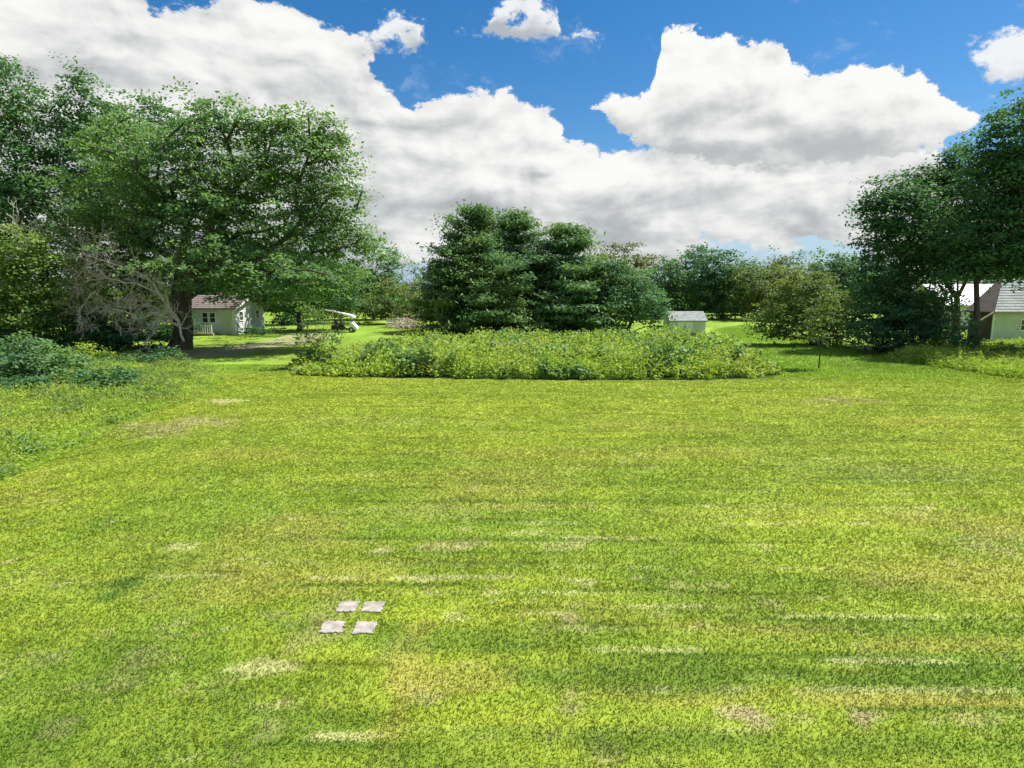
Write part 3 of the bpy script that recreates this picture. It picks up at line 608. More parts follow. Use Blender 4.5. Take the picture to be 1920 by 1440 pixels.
# pines in the middle: flat drooping tiers
def pine(label, px, Yd, top, bottom, halfw, n_tier, lean=0):
    b = A(px, 600, Yd); root = empty('pine_tree', (b[0], Yd, 0), label, 'tree', None)
    zt = A(px, top, Yd)[2]; s = Yd / F; cl = []; P0 = []; P1 = []; a0 = []; a1 = []
    z0 = 0.35
    tr = [np.array([b[0] + lean * t * 2, Yd, t * zt]) for t in np.linspace(0, 1, 9)]
    rr = np.linspace(.30, .04, 9)
    V, Fa = frustums(np.array(tr[:-1]), np.array(tr[1:]), rr[:-1], rr[1:], 8); mesh_np('trunk', V, Fa, M['bark'], root, smooth=True)
    for k in range(n_tier):
        t = (k + .5 * rng.random()) / n_tier; z = z0 + (zt - z0) * t + rng.normal() * .2; hw = halfw * s * (1 - max(0, t - .35) / .65) ** .6 * rng.uniform(.75, 1.15)
        for q in range(11):
            ang = rng.uniform(0, 2 * math.pi); L = hw * rng.uniform(.45, 1.12) + .3; d = np.array([math.cos(ang), math.sin(ang), 0])
            tz = np.array([b[0] + lean * z / zt * 2, Yd, z]); tip = tz + d * L + np.array([0, 0, L * (.10 + .55 * t * t) + rng.normal() * .15])
            P0.append(tz); P1.append(tip); a0.append(.05); a1.append(.015)
            m_ = max(2, int(L / .42))
            for j in range(m_):
                f = (j + 1) / m_
                if f < .22: continue
                cl.append(np.append(tz + (tip - tz) * f + rng.normal(size=3) * np.array([.25, .25, .08]), .35 + .5 * f))
    V, Fa = frustums(np.array(P0), np.array(P1), np.array(a0), np.array(a1), 4)
    lb = mesh_np('limb_whorl', V, Fa, M['bark'], root); 
    cl = np.array(cl); per = 26; k = np.repeat(np.arange(len(cl)), per); n = len(k)
    o = rng.normal(size=(n, 3)) * np.array([.48, .48, .15])
    P = cl[k, :3] + o * (cl[k, 3:4] + .35); P[:, 2] = np.maximum(P[:, 2] + np.hypot(o[:, 0], o[:, 1]) * .15, .1)
    Nn = unit(rng.normal(size=(n, 3)) * .6 + np.array([0, 0, 1.0]))
    V, Fa = leaf_quads(P, Nn, .50 * rng.uniform(.6, 1.3, n), .36)
    mesh_np('crown', V, Fa, M['pine'], root, {"tint": np.clip(rng.random(len(cl))[k] * .6 + rng.random(n) * .5, 0, 1)})
pine('leftmost and tallest of the pines in the middle of the photo', 885, 72, 396, 620, 92, 22, .1)
pine('pine with a broad top in the middle of the pine group', 965, 75, 408, 620, 98, 22, 0)
pine('rightmost pine of the middle group with long pale lower boughs', 1052, 71, 428, 620, 92, 20, .3)
pine('shorter pine in front of the pine group with dark base', 930, 67, 490, 622, 95, 10, 0)
pine('short pine at the right foot of the pine group with layered boughs', 1085, 66, 510, 622, 80, 9, .1)
pine('sparse pine with drooping boughs at the left foot of the pine group', 845, 69, 480, 620, 48, 10, -.3)
tree('round_tree', 'rounded dense broad leaved tree touching the right side of the pines', 'tree', (1180, 625), [(1175, 550, 62, 55), (1215, 575, 40, 42), (1140, 575, 55, 45), (1150, 520, 45, 35)], M['maple_b'], leaf=.27, lai=2.6, clump=1.0, Yd=66, trunk_r=.22, targets=40)
tree('round_tree', 'tree with brownish crown rising behind the dense tree right of the pines', 'tree', (1150, 610), [(1130, 500, 45, 40), (1175, 500, 42, 42), (1150, 560, 60, 50)], M['rust'], leaf=.32, lai=2.4, clump=1.2, Yd=84, trunk_r=.25, targets=40)
for px, lb, mt, Yd, lab in [
        (1235, [(1240, 520, 42, 38), (1230, 570, 40, 40)], 'far', 102, 'far green tree immediately right of the brownish crown'),
        (1290, [(1295, 515, 48, 42), (1275, 560, 50, 40), (1315, 480, 26, 20)], 'far', 106, 'far bluish green tree directly above the grey shed'),
        (1355, [(1350, 505, 46, 36), (1365, 555, 48, 48), (1325, 545, 36, 48)], 'dark', 100, 'far dark green tree right of the grey shed'),
        (1420, [(1415, 535, 50, 42), (1430, 570, 45, 34)], 'olive', 96, 'far olive tree above the strip of lawn beyond the weed bed'),
        (1475, [(1470, 515, 36, 30), (1475, 550, 45, 45), (1462, 490, 12, 10)], 'rust', 104, 'far brownish tree with a small tuft at its top'),
        (1560, [(1560, 515, 45, 42), (1590, 540, 50, 60), (1535, 545, 40, 50)], 'far', 92, 'far green tree behind the right woods, left of their tall crowns'),
        (1395, [(1395, 512, 40, 22), (1380, 545, 40, 40)], 'dark', 115, 'farthest dark tree peeping over the olive tree')]:
    tree('far_tree', lab, 'tree', (px, 603), lb, M[mt], leaf=.36, lai=3.0, clump=1.3, Yd=Yd, trunk_r=.25, targets=30, merge=True)
tree('olive_tree', 'wide low olive green tree standing left of the right woods near the stake', 'tree', (1520, 648), [(1470, 590, 48, 46), (1530, 570, 55, 55), (1570, 600, 45, 45), (1500, 530, 45, 32), (1445, 610, 32, 32), (1540, 620, 60, 28)], M['olive'], leaf=.22, lai=2.4, clump=.85, Yd=54, trunk_r=.16, targets=50)

# the right woods
tree('wood_tree', 'tall dark tree forming the left flank of the right woods', 'tree', (1690, 655), [(1690, 420, 68, 78), (1660, 400, 40, 55), (1665, 500, 66, 70), (1720, 500, 70, 80), (1650, 580, 60, 55), (1720, 590, 70, 50), (1640, 380, 22, 30)], M['dark'], leaf=.24, lai=3.0, clump=1.0, Yd=50, trunk_r=.3, targets=70)
tree('wood_tree', 'tall dark tree in the middle of the right woods behind the thin trunks', 'tree', (1790, 650), [(1780, 380, 75, 75), (1800, 320, 55, 42), (1740, 350, 45, 36), (1800, 450, 90, 60), (1740, 440, 70, 60)], M['dark'], leaf=.26, lai=2.8, clump=1.1, Yd=53, trunk_r=.26, targets=70)
wb = A(1834, 650, 46)
tree('wood_tree', 'tallest dark tree at the right edge with straight dark trunk before the garage', 'tree', (1834, 650), [(1895, 505, 40, 28), (1800, 500, 45, 26), (1880, 280, 55, 60), (1940, 250, 80, 80), (1870, 370, 80, 75), (1960, 400, 90, 100), (1850, 450, 90, 60), (1930, 480, 85, 42), (1850, 495, 70, 30), (1890, 440, 70, 50), (1900, 340, 70, 70), (1990, 300, 90, 120)], M['dark'], leaf=.24, lai=2.9, clump=1.0, Yd=46, trunk_r=.2, fork=(wb[0] - .7, 46, 5.6), targets=80)
tt = empty('thin_tree', (A(1790, 650, 55)[0], 55, 0), 'pair of thin bare trunks in front of the pale metal roof', 'tree')
for px in (1785, 1797):
    P = np.array([A(px + math.sin(i) * 1.5, y, 55) for i, y in enumerate(np.linspace(650, 480, 8))]); P[0, 2] = -.05
    r_ = np.linspace(.12, .07, 8); V, Fa = frustums(P[:-1], P[1:], r_[:-1], r_[1:], 7); mesh_np('trunk', V, Fa, M['bark'], tt, smooth=True)
for px, lb, lab in [(1620, [(1620, 630, 40, 26), (1660, 640, 45, 24)], 'dark shrub at the foot of the left flank of the right woods'),
                    (1740, [(1735, 630, 55, 30), (1752, 610, 26, 36)], 'dark shrub under the middle of the right woods'),
                    (1700, [(1690, 610, 60, 45), (1740, 585, 40, 45)], 'dense dark shrub filling the space behind the left flank trunk of the right woods'),
                    (1812, [(1812, 628, 26, 24)], 'small dark shrub between the thin trunks and the straight trunk'),
                    (1860, [(1870, 668, 75, 20), (1930, 672, 60, 22)], 'low dark green shrub in front of the garage wall')]:
    tree('shrub', lab, 'shrub', (px, 665), lb, M['dark'], leaf=.18, lai=2.6, clump=.6, Yd=47 if px < 1800 else 44, trunk_r=.05, targets=12, merge=True)

# sapling with a stake on the right lawn, young tree at the left end of the weeds
tree('sapling', 'thin young tree standing alone on the lawn right of the weed bed', 'sapling', (1535, 692), [(1535, 600, 30, 45), (1550, 560, 22, 30), (1512, 625, 18, 20)], M['olive'], leaf=.13, lai=.9, clump=.4, per=14, trunk_r=.045, fork=(G(1535, 692)[0], G(1535, 692)[1], 1.5), targets=24)
tree('young_tree', 'bright green young tree at the left end of the weed bed before the cart', 'tree', (592, 690), [(592, 610, 32, 34), (580, 582, 18, 22), (615, 640, 34, 24), (570, 650, 26, 26)], M['light'], leaf=.15, lai=.9, clump=.5, per=16, trunk_r=.05, targets=26)

# ------------------------------------------------------------------ weeds
def weed_bed(name, label, poly, n, h, leaf, mat, cat, hfun=None, upness=1.0, sel=None, asp=.5):
    lo, hi = poly.min(0), poly.max(0); x = rng.uniform(lo[0], hi[0], n * 3); y = rng.uniform(lo[1], hi[1], n * 3)
    k = inside(poly, x, y); x, y = x[k][:n], y[k][:n]
    if sel is not None: k = sel(x, y); x, y = x[k], y[k]
    d = edge_dist(poly, x, y); k = d > .9 * fbm(x / .9, y / .9, 3) - .25; x, y, d = x[k], y[k], d[k]; H = h * (0.5 + 0.9 * fbm(x / 2.2, y / 2.2, 3)) * (0.35 + .65 * sstep(d, 0, 1.3))
    if hfun is not None: H = H * hfun(x, y)
    per = 14; k = np.repeat(np.arange(len(x)), per); m_ = len(k); t = rng.random(m_) ** .6
    Hs = H[k] * (.65 + .95 * rng.random(len(x)) ** 2.2)[k]
    P = np.stack([x[k] + rng.normal(size=m_) * .16, y[k] + rng.normal(size=m_) * .16, height(x[k], y[k]) + t * Hs + .03], -1)
    Nn = unit(rng.normal(size=(m_, 3)) * .8 + np.array([0, -.1, upness]))
    V, Fa = leaf_quads(P, Nn, leaf * rng.uniform(.5, 1.4, m_), asp)
    o = mesh_np(name, V, Fa, mat, None, {"tint": np.clip(.1 + .5 * rng.random(len(x))[k] + .4 * rng.random(m_), 0, 1)})
    return tag(o, label, cat, kind="stuff")
vs_ = lambda x, y: fbm(x / 3.0 + 40, y / 1.6 + 11, 3)
weed_bed('weed_bed', 'long bed of tall bright green weeds across the far edge of the lawn', BED, 12000, 1.15, .20, M['weed'], 'weeds', sel=lambda x, y: vs_(x, y) < .63, hfun=lambda x, y: .62 + .38 * sstep(x, -12, -2) - .12 * sstep(x, -4, 2) + .22 * np.exp(-((x - 13) / 3.0) ** 2))
weed_bed('vine_patch', 'darker broad leaved vines scrambling through the bright weed bed', BED, 15000, 1.25, .26, M['vine'], 'vines', hfun=lambda x, y: .62 + .38 * sstep(x, -12, -2) - .12 * sstep(x, -4, 2) + .22 * np.exp(-((x - 13) / 3.0) ** 2), sel=lambda x, y: vs_(x, y) > .60, asp=.75)
weed_bed('verge_weeds', 'knee high green grass and weeds along the left side of the lawn', VERGE, 15000, .34, .13, M['weed'], 'weeds', asp=.3, upness=1.0)
weed_bed('right_weeds', 'tall yellow green grassy weeds in front of the right woods', RIGHTBED, 5000, .7, .24, M['weed'], 'weeds', asp=.25, upness=.5)
weed_bed('verge_clumps', 'dark leafy weed clumps dotted through the left verge', VERGE, 9000, .55, .16, M['light'], 'weeds', sel=lambda x, y: fbm(x / 1.6 + 5, y / 1.1 + 3, 3) > .60, asp=.45)
# long blades through the verge and along the wood's edge
def tall_blades(name, label, poly, n, h, wd_, base):
    lo, hi = poly.min(0), poly.max(0); x = rng.uniform(lo[0], hi[0], n * 3); y = rng.uniform(lo[1], hi[1], n * 3); k = inside(poly, x, y); x, y = x[k][:n], y[k][:n]
    m_ = len(x); H = h * (.3 + .7 * sstep(edge_dist(poly, x, y), 0, 1.5)) * rng.uniform(.5, 1.3, m_) * (.5 + fbm(x / 2, y / 2, 3)); c = base * (0.6 + .9 * fbm(x / 2.5, y / 2.5, 4))[:, None] * rng.uniform(.7, 1.4, (m_, 1))
    o = mesh_np(name, blades(m_, x, y, H, wd_ * rng.uniform(.6, 1.4, m_), 1.7).reshape(-1, 3), np.arange(3 * m_).reshape(-1, 3), M['blade'], colors=np.clip(c, .005, .8)); return tag(o, label, 'grass', kind='stuff')
tall_blades('verge_grass', 'uncut bright grass of the left verge between lawn and bushes', VERGE, 90000, .30, .045, np.array([.28, .37, .05]))
FARG = np.array([G(1440, 712)[:2], G(2100, 730)[:2], G(2000, 650)[:2], G(1620, 655)[:2], G(1400, 607)[:2], G(1330, 618)[:2]])
tall_blades('meadow_grass', 'lush green grass strip right of the weed bed', FARG, 60000, .10, .07, LUSH * 1.1)

# ------------------------------------------------------------------ pavers
for (p, lab) in zip(pv, ('far left of the four', 'far right of the four', 'near left of the four', 'near right of the four')):
    z = float(height(p[0], p[1])); m_ = MB(); n = 8; ring = []
    h_ = PAV / 2
    prof = []
    for i in range(4 * n):
        s, f = divmod(i, n); f = f / n * 2 - 1; q = [(f, -1), (1, f), (-f, 1), (-1, -f)][s]; jt = 1 + random.uniform(-.2, .06)
        prof.append((p[0] + q[0] * h_ * jt, p[1] + q[1] * h_ * jt))
    k = len(prof)
    vs = [(a, b, z - .05) for a, b in prof] + [(a, b, z + .018) for a, b in prof] + [(p[0] + (a - p[0]) * .93, p[1] + (b - p[1]) * .93, z + .026) for a, b in prof]
    fs = [(i, (i + 1) % k, k + (i + 1) % k, k + i) for i in range(k)] + [(k + i, k + (i + 1) % k, 2 * k + (i + 1) % k, 2 * k + i) for i in range(k)] + [tuple(range(2 * k, 3 * k))]
    m_.add(vs, fs); tag(m_.build('paving_slab', M['paver']), 'square pale concrete slab sunk in the lawn, ' + lab, 'paving slab', 'pale slabs sunk in the near lawn')

# ------------------------------------------------------------------ cottage
def window(par, x0, x1, z0, z1, y, axis='y', mull=1):
    def bx(m_, a0, a1, b0, b1, d0, d1):
        return m_.box(a0, y + d0, b0, a1, y + d1, b1) if axis == 'y' else m_.box(y - d1, a0, b0, y - d0, a1, b1)
    t = .09; f = MB(); bx(f, x0 - t, x1 + t, z1, z1 + t, -.05, .02); bx(f, x0 - t, x1 + t, z0 - t, z0, -.07, .02)
    bx(f, x0 - t, x0, z0, z1, -.05, .02); bx(f, x1, x1 + t, z0, z1, -.05, .02)
    zm = (z0 + z1) / 2; bx(f, x0, x1, zm - .025, zm + .025, -.035, .0)
    w_ = f.build('window', M['trim'], par)
    for a, b in ((z0, zm - .025), (zm + .025, z1)):
        g = MB(); bx(g, x0, x1, a, b, -.012, -.004); g.build('pane', M['glass'], w_)
CX0, CX1, CY0, CY1 = -35.2, -29.95, 66.0, 74.0
ct = empty('cottage', (0, 0, 0), 'small white cottage with weathered brown roof behind the huge forked tree', 'cottage')
EZ, RZ = 2.9, 4.1; cm_ = (CY0 + CY1) / 2
MB().prism([(CY0, 0), (CY1, 0), (CY1, EZ), (cm_, RZ - .12), (CY0, EZ)], 'x', CX0, CX1).build('wall', M['white'], ct)
for k in range(14):              # clapboards on the two walls in view
    z = .18 + k * .19
    MB().add([(CX0, CY0 - .005, z + .17), (CX1, CY0 - .005, z + .17), (CX1, CY0 - .03, z), (CX0, CY0 - .03, z), (CX0, CY0, z), (CX1, CY0, z)], [(0, 3, 2, 1), (3, 4, 5, 2)]).build('clapboard', M['white'], ct)
    MB().add([(CX1 + .005, CY0, z + .17), (CX1 + .005, CY1, z + .17), (CX1 + .03, CY1, z), (CX1 + .03, CY0, z), (CX1, CY0, z), (CX1, CY1, z)], [(0, 3, 2, 1), (3, 4, 5, 2)]).build('clapboard', M['white'], ct)
rf = None
sl_ = (RZ - EZ) / (cm_ - CY0)
for sgn in (-1, 1):
    y0 = cm_ + sgn * (cm_ - CY0 + .5); z0 = EZ - .5 * sl_
    o = MB().prism([(cm_, RZ), (y0, z0), (y0, z0 + .09), (cm_, RZ + .10)], 'x', CX0 - .4, CX1 + .45).build('roof', M['brown_roof'], ct)
    for r_ in range(7):
        if sgn > 0: break
        f = r_ / 7; ya = y0 + (cm_ - y0) * f; za = z0 + .09 + (RZ - z0 + .01) * f; yb = y0 + (cm_ - y0) * (f + 1 / 7); zb = z0 + .09 + (RZ - z0 + .01) * (f + 1 / 7)
        MB().prism([(ya, za), (yb, zb), (yb, zb + .012), (ya, za + .045)], 'x', CX0 - .4, CX1 + .45).build('shingle_course', M['brown_roof'], o)
for sgn in (-1, 1):              # pale rake boards on the gable in view
    y0 = cm_ + sgn * (cm_ - CY0 + .5); z0 = EZ - .5 * sl_
    MB().prism([(cm_, RZ + .11), (y0, z0 + .10), (y0, z0 - .12), (cm_, RZ - .12)], 'x', CX1 + .452, CX1 + .50).build('rake_board', M['trim'], ct)
for x, y in ((CX1 + .01, CY0 - .045), (CX1 - .14, CY0 - .05), (CX0, CY0 - .05)): MB().box(x, y, 0, x + .13, y + .12 if x > CX1 else y + .045, EZ - .05).build('corner_board', M['trim'], ct)
window(ct, -33.3, -32.75, 1.35, 2.35, CY0 - .02); window(ct, -32.5, -31.95, 1.35, 2.35, CY0 - .02)
window(ct, 67.3, 68.1, 1.5, 2.4, CX1 + .03, 'x')
window(ct, 71.6, 72.4, 1.5, 2.4, CX1 + .03, 'x')
dr = MB().box(-31.2, CY0 - .06, .12, -30.4, CY0 - .031, 2.15).build('door', M['sage'], ct); MB().box(-30.55, CY0 - .10, 1.05, -30.49, CY0 - .06, 1.15).build('handle', M['black'], dr)
MB().box(-34.9, CY0 - 1.6, 0, -31.6, CY0 - .04, .28).build('porch_deck', M['wood'], ct)
rl = MB(); rl.box(-34.85, CY0 - 1.58, 1.05, -31.65, CY0 - 1.50, 1.12).build('porch_rail', M['trim'], ct)
for k in range(14): MB().box(-34.8 + k * .24, CY0 - 1.56, .28, -34.75 + k * .24, CY0 - 1.52, 1.05).build('baluster', M['trim'], ct)
for x in (-34.85, -33.25, -31.75): MB().box(x, CY0 - 1.60, .28, x + .1, CY0 - 1.49, 1.18).build('porch_post', M['trim'], ct)
MB().box(-33.9, 70.6, 3.75, -33.4, 71.1, 4.6).build('chimney', M['brown_roof'], ct)

tree('shade_tree', 'dark leafy tree left behind the cottage, above its roof', 'tree', (380, 612), [(370, 540, 60, 55), (330, 570, 50, 45), (400, 500, 60, 40)], M['dark'], leaf=.3, lai=2.4, clump=1.1, Yd=79, trunk_r=.25, targets=30)
for px, lb, Yd, lab in [(355, [(352, 612, 22, 14)], 64.2, 'small dark shrub at the front left corner of the cottage'), (520, [(540, 598, 26, 14), (570, 596, 26, 12)], 84, 'low dark hedge shrub behind the picnic table')]:
    tree('shrub', lab, 'shrub', (px, 615), lb, M['dark'], leaf=.2, lai=3, clump=.5, Yd=Yd, trunk_r=.04, targets=8, merge=True)
# picnic table right of the cottage
def bxs(par, name, mat, *b): return MB().box(*b).build(name, mat, par)
p = A(521, 612, 70); pt = empty('picnic_table', (p[0], 70, 0), 'pale wooden picnic table between the cottage and the dark barbecue', 'picnic table')
for k in range(4): bxs(pt, 'tabletop_plank', M['wood'], -.8, -.38 + k * .19, .72, .8, -.21 + k * .19, .76)
for s in (-1, 1):
    bxs(pt, 'bench', M['wood'], -.8, s * .72 - .13, .42, .8, s * .72 + .13, .46)
    for t in (-1, 1): MB().tube([(s * .6, t * .68, 0), (s * .6, t * .22, .72)], .045, 4).build('leg', M['trim'], pt)
    bxs(pt, 'crossbeam', M['wood'], s * .6 - .03, -.8, .36, s * .6 + .03, .8, .42)
p = A(488, 618, 76); sh = empty('shrub', (p[0], 67.5, 0), 'low dark green shrub at the foot of the cottage gable wall', 'shrub')
crown_mesh('crown', [(np.array([A(478, 610, 67)[0], 67, .35]), np.array([1.6, .9, .55]))], M['dark'], sh, .18, 4, .5, 20)
V, Fa = frustums(np.array([[sh.location[0], 67.5, 0]]), np.array([[sh.location[0] - .3, 67.3, .5]]), np.array([.05]), np.array([.03]), 5); mesh_np('trunk', V, Fa, M['bark'], sh)

# kettle barbecue / dark wheeled grill
p = A(565, 617, 66); bq = empty('barbecue', (p[0], 66, 0), 'black lidded barbecue on a wheeled frame at the end of the dirt track', 'barbecue')
prof = [(.02, -.34), (.28, -.27), (.42, -.08), (.44, .0), (.42, .10), (.28, .27), (.02, .34)]
def lathe(prof, sides=16):
    m_ = MB(); vs = []; fs = []
    for r_, z in prof:
        for k in range(sides): a = 2 * math.pi * k / sides; vs.append((r_ * math.cos(a), r_ * math.sin(a), z))
    for i in range(len(prof) - 1):
        for k in range(sides): fs.append((i * sides + k, i * sides + (k + 1) % sides, (i + 1) * sides + (k + 1) % sides, (i + 1) * sides + k))
    return m_.add(vs, fs)
for nm, pr in (('bowl', [q for q in prof if q[1] <= 0]), ('lid', [(q[0] * 1.03, q[1]) for q in prof if q[1] >= 0])):
    o = lathe(pr).build(nm, M['black'], bq, True); o.location = (0, 0, 1.0)
for s, t in ((-1, -1), (1, -1), (0, 1)): MB().tube([(s * .2, t * .2, .75), (s * .42, t * .4, .06)], .025, 5).build('leg', M['black'], bq)
bxs(bq, 'side_table', M['wood'], .45, -.25, .95, .95, .25, .99)
def wheel(par, x, y, r_, wdt, axis='x'):
    w_ = lathe([(r_ * .55, -wdt / 2), (r_ * .92, -wdt / 2), (r_, -wdt * .3), (r_, wdt * .3), (r_ * .92, wdt / 2), (r_ * .55, wdt / 2)], 18).build('wheel', M['black'], par, True)
    w_.rotation_euler = (0, R(90), 0) if axis == 'x' else (R(90), 0, 0); w_.location = (x, y, r_)
    lathe([(.01, -wdt * .3), (r_ * .55, -wdt * .3), (r_ * .55, wdt * .3), (.01, wdt * .3)], 14).build('rim', M['trim'], w_)
wheel(bq, -.42, -.4, .12, .06); wheel(bq, .42, -.4, .12, .06)

# white topped cart
p = A(642, 622, 70); gcart = empty('utility_cart', (p[0], 70, 0), 'small cart with white slanted canopy beyond the left end of the weed bed', 'cart')
MB().prism([(-1.85, 2.62), (-.2, 2.30), (1.15, 1.98), (1.5, 1.78), (1.52, 1.66), (1.2, 1.62), (.9, 1.86), (-.2, 2.18), (-1.85, 2.54)], 'y', -.65, .65).build('canopy', M['trim'], gcart, bevel=.03)
MB().prism([(.95, .35), (1.75, .35), (1.78, .55), (1.45, .95), (1.15, 1.25), (.95, 1.2)], 'y', -.55, .55).build('cowl', M['trim'], gcart, bevel=.04)
MB().prism([(-1.1, .3), (1.1, .3), (1.1, .42), (.3, .45), (.1, .75), (-1.1, .8)], 'y', -.58, .58).build('body', M['darkwood_shade'], gcart)
bxs(gcart, 'seat', M['black'], -.6, -.5, .8, .05, .5, .95); MB().prism([(-.72, .9), (-.58, .9), (-.72, 1.4), (-.84, 1.4)], 'y', -.5, .5).build('seat_back', M['black'], gcart)
for s in (-1, 1):
    MB().tube([(1.1, s * .5, 1.1), (1.2, s * .5, 1.75)], .03, 6).build('canopy_post', M['trim'], gcart)
    MB().tube([(-.95, s * .5, .7), (-1.0, s * .5, 2.4)], .025, 6).build('canopy_post', M['darkwood_shade'], gcart)
    wheel(gcart, 1.15, s * .52, .30, .2, 'y'); wheel(gcart, -.85, s * .52, .30, .2, 'y')
MB().tube([(.85, .22, .9), (.55, .22, 1.15)], .02, 6).build('steering_column', M['black'], gcart)

# white bench and brush pile left of the pines
p = A(734, 604, 80); bn = empty('bench', (p[0], 80, 0), 'white bench at the far left foot of the pines', 'bench')
bxs(bn, 'seat', M['trim'], -.7, -.2, .42, .7, .2, .47); bxs(bn, 'backrest', M['trim'], -.7, .18, .6, .7, .23, .95)
for s in (-1, 1): bxs(bn, 'leg', M['trim'], s * .6 - .04, -.18, 0, s * .6 + .04, .22, .42); bxs(bn, 'back_post', M['trim'], s * .6 - .03, .23, .4, s * .6 + .03, .27, .95)
bp = A(762, 606, 76); a0, a1, b0, b1 = [], [], [], []
for i in range(260):
    c = np.array([bp[0] + rng.normal() * .9, 76 + rng.normal() * .7, abs(rng.normal()) * .55 + .1]); d = unit(rng.normal(size=3) * np.array([1, 1, .5])) * rng.uniform(.4, 1.1)
    a0.append(c - d / 2); a1.append(c + d / 2); b0.append(.03); b1.append(.015)
V, Fa = frustums(np.array(a0), np.array(a1), np.array(b0), np.array(b1), 4); V[:, 2] = np.maximum(V[:, 2], 0)
tag(mesh_np('brush_pile', V, Fa, M['deadbark']), 'grey brown pile of cut brush at the left foot of the pines', 'brush pile', kind='stuff')

# ------------------------------------------------------------------ grey shed beyond the weeds
SX0, SX1 = A(1254, 600, 66)[0], A(1326, 600, 66)[0]
sd = empty('shed', (0, 0, 0), 'grey roofed shed with white doors showing above the weed bed', 'shed')
MB().prism([(66, 0), (69, 0), (69, 1.55), (67.5, 2.3), (66, 1.55)], 'x', SX0 + .15, SX1 - .15).build('wall', M['white'], sd)
rs = MB().prism([(65.7, 1.42), (67.5, 2.36), (67.5, 2.46), (65.7, 1.52)], 'x', SX0, SX1).build('roof', M['grey_roof'], sd)
for k in range(6): MB().prism([(65.7 + k * .3, 1.522 + k * .157), (66.0 + k * .3, 1.679 + k * .157), (66.0 + k * .3, 1.69 + k * .157), (65.7 + k * .3, 1.55 + k * .157)], 'x', SX0, SX1).build('shingle_course', M['grey_roof'], rs)
MB().prism([(69.3, 1.42), (67.502, 2.36), (67.502, 2.46), (69.3, 1.52)], 'x', SX0, SX1).build('roof', M['grey_roof'], sd)
for k in range(2):
    d = bxs(sd, 'door', M['trim'], SX0 + .95 + k * .85, 65.93, .1, SX0 + 1.75 + k * .85, 65.98, 1.5); bxs(d, 'handle', M['black'], SX0 + 1.65 + k * .15, 65.89, .8, SX0 + 1.7 + k * .15, 65.929, .95)
bxs(sd, 'foundation', M['paver'], SX0 + .1, 65.95, -.05, SX1 - .1, 69.05, .08)

# ------------------------------------------------------------------ garage and house at the right edge
GX0 = A(1862, 600, 56)[0]; GX1 = GX0 + 8
gg = empty('garage', (0, 0, 0), 'pale sage garage with grey shingle roof cut by the right edge of the photo', 'garage')
MB().box(GX0, 56, 0, GX1, 59, 2.70).build('wall', M['sage'], gg)
RF = np.array([GX0 - .3, 55.55, 2.85]); RP = np.array([GX0 + 3.3, 59.6, 6.2]); RE = np.array([GX1 + .5, 59.6, 6.2]); RG = np.array([GX1 + .5, 55.55, 2.85]); RB = np.array([GX0 - .5, 59.0, 2.85])
th = np.array([0, 0, -.14])
o = MB().add([RF, RG, RE, RP, RF + th, RG + th, RE + th, RP + th], [(0, 1, 2, 3), (7, 6, 5, 4), (0, 4, 5, 1), (1, 5, 6, 2), (2, 6, 7, 3), (3, 7, 4, 0)]).build('roof', M['grey_roof'], gg)
for k in range(14):              # shingle courses on the slope in view
    f0, f1 = k / 14, (k + 1) / 14; up = np.array([0, -.02, .045]); u2 = np.array([0, 0, .008])
    q = [RF + (RP - RF) * f0, RG + (RE - RG) * f0, RG + (RE - RG) * f1, RF + (RP - RF) * f1]
    MB().add([q[0] + u2, q[1] + u2, q[2] + u2, q[3] + u2, q[0] + up, q[1] + up], [(4, 5, 2, 3), (0, 1, 5, 4)]).build('shingle_course', M['grey_roof'], o)
MB().add([RF + [-.01, .01, 0], RP + [-.01, .01, 0], RB, RF + th, RP + th, RB + th], [(0, 1, 2), (5, 4, 3), (0, 2, 5, 3)]).build('shaded_hip_slope', M['darkwood_shade'], gg)  # left roof face turned from the light, its shade put in as dark colour
bxs(gg, 'fascia', M['wood'], GX0 - .3, 55.50, 2.68, GX1 + .5, 55.54, 2.86)
bxs(gg, 'corner_board', M['trim'], GX0 - .02, 55.96, 0, GX0 + .1, 55.998, 2.68)
bxs(gg, 'side_shade_panel', M['darkwood_shade'], GX0 - .03, 56.1, 0, GX0 - .004, 58.9, 2.68)  # dark sheet over the sage side wall, imitating its shade
window(gg, GX0 + 2.6, GX0 + 3.4, 1.2, 2.1, 55.99)
MB().tube([(GX0 - 1.75, 55.9, 1.75), (GX0 - .3, 55.6, 2.85)], .07, 4).build('brace', M['wood'], gg)
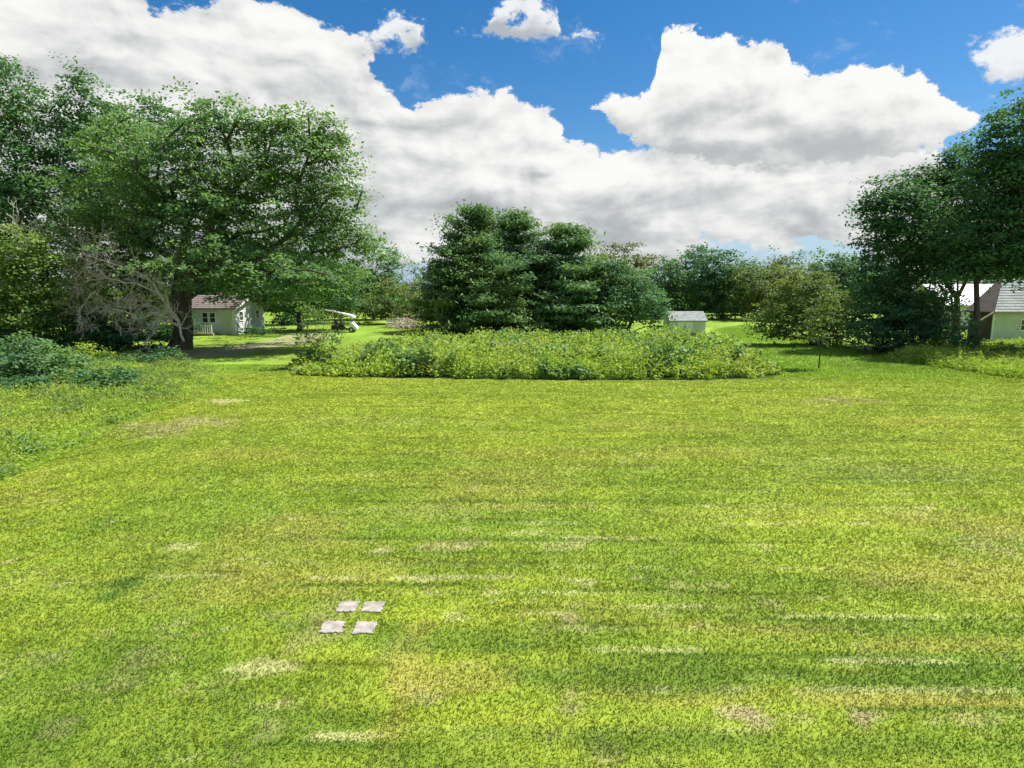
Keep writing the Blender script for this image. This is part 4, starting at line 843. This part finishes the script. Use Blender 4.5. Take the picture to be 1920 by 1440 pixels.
MB().tube([(GX0 - 1.75, 55.9, 0), (GX0 - 1.75, 55.9, 1.9)], .07, 4).build('porch_post', M['darkwood_shade'], gg)
hX0, hX1 = A(1768, 560, 76)[0], A(1900, 560, 76)[0] + 2
hs = empty('house', (0, 0, 0), 'house with pale metal roof seen between the thin trunks of the right woods', 'house')
MB().box(hX0 + .4, 76, 0, hX1, 84, 2.9).build('wall', M['white'], hs)
o = MB().prism([(75.3, 2.85), (80, 5.4), (80, 5.5), (75.3, 2.95)], 'x', hX0, hX1 + .4).build('roof', M['metal_roof'], hs)
for k in range(20):
    x = hX0 + .1 + k * .5
    if x < hX1: MB().prism([(75.3, 2.952), (80, 5.502), (80, 5.54), (75.3, 2.99)], 'x', x, x + .04).build('roof_seam', M['metal_roof'], o)
MB().prism([(84.7, 2.85), (80.002, 5.4), (80.002, 5.5), (84.7, 2.95)], 'x', hX0, hX1 + .4).build('roof', M['metal_roof'], hs)
bxs(hs, 'shaded_porch_wall', M['darkwood_shade'], hX0 + 4.2, 75.9, 0, hX0 + 6.5, 75.99, 2.8)  # wall coloured dark to carry the shade of the porch
window(hs, hX0 + 1.4, hX0 + 2.4, 1.1, 2.2, 75.98); window(hs, hX0 + 7.0, hX0 + 7.8, 1.1, 2.2, 75.98)
bxs(hs, 'door', M['trim'], hX0 + 4.9, 75.84, 0, hX0 + 5.8, 75.898, 2.1)

# white flower head on a stalk among the right weeds
p = G(1798, 684); fl = empty('flower', (p[0], p[1], 0), 'single white flower head on a tall stalk in the right weeds', 'flower')
MB().tube([(0, 0, 0), (.03, 0, .6), (.0, .02, 1.05)], .015, 5).build('stem', M['weed'], fl)
for k in range(9):
    a = k * 2 * math.pi / 9; MB().add([(0, 0, 1.05), (math.cos(a - .25) * .09, math.sin(a - .25) * .09, 1.10), (math.cos(a) * .13, math.sin(a) * .13, 1.14), (math.cos(a + .25) * .09, math.sin(a + .25) * .09, 1.10)], [(0, 1, 2, 3)]).build('petal', M['trim'], fl)
print("tris", sum(len(o.data.polygons) * 2 for o in S.objects if o.type == 'MESH'))
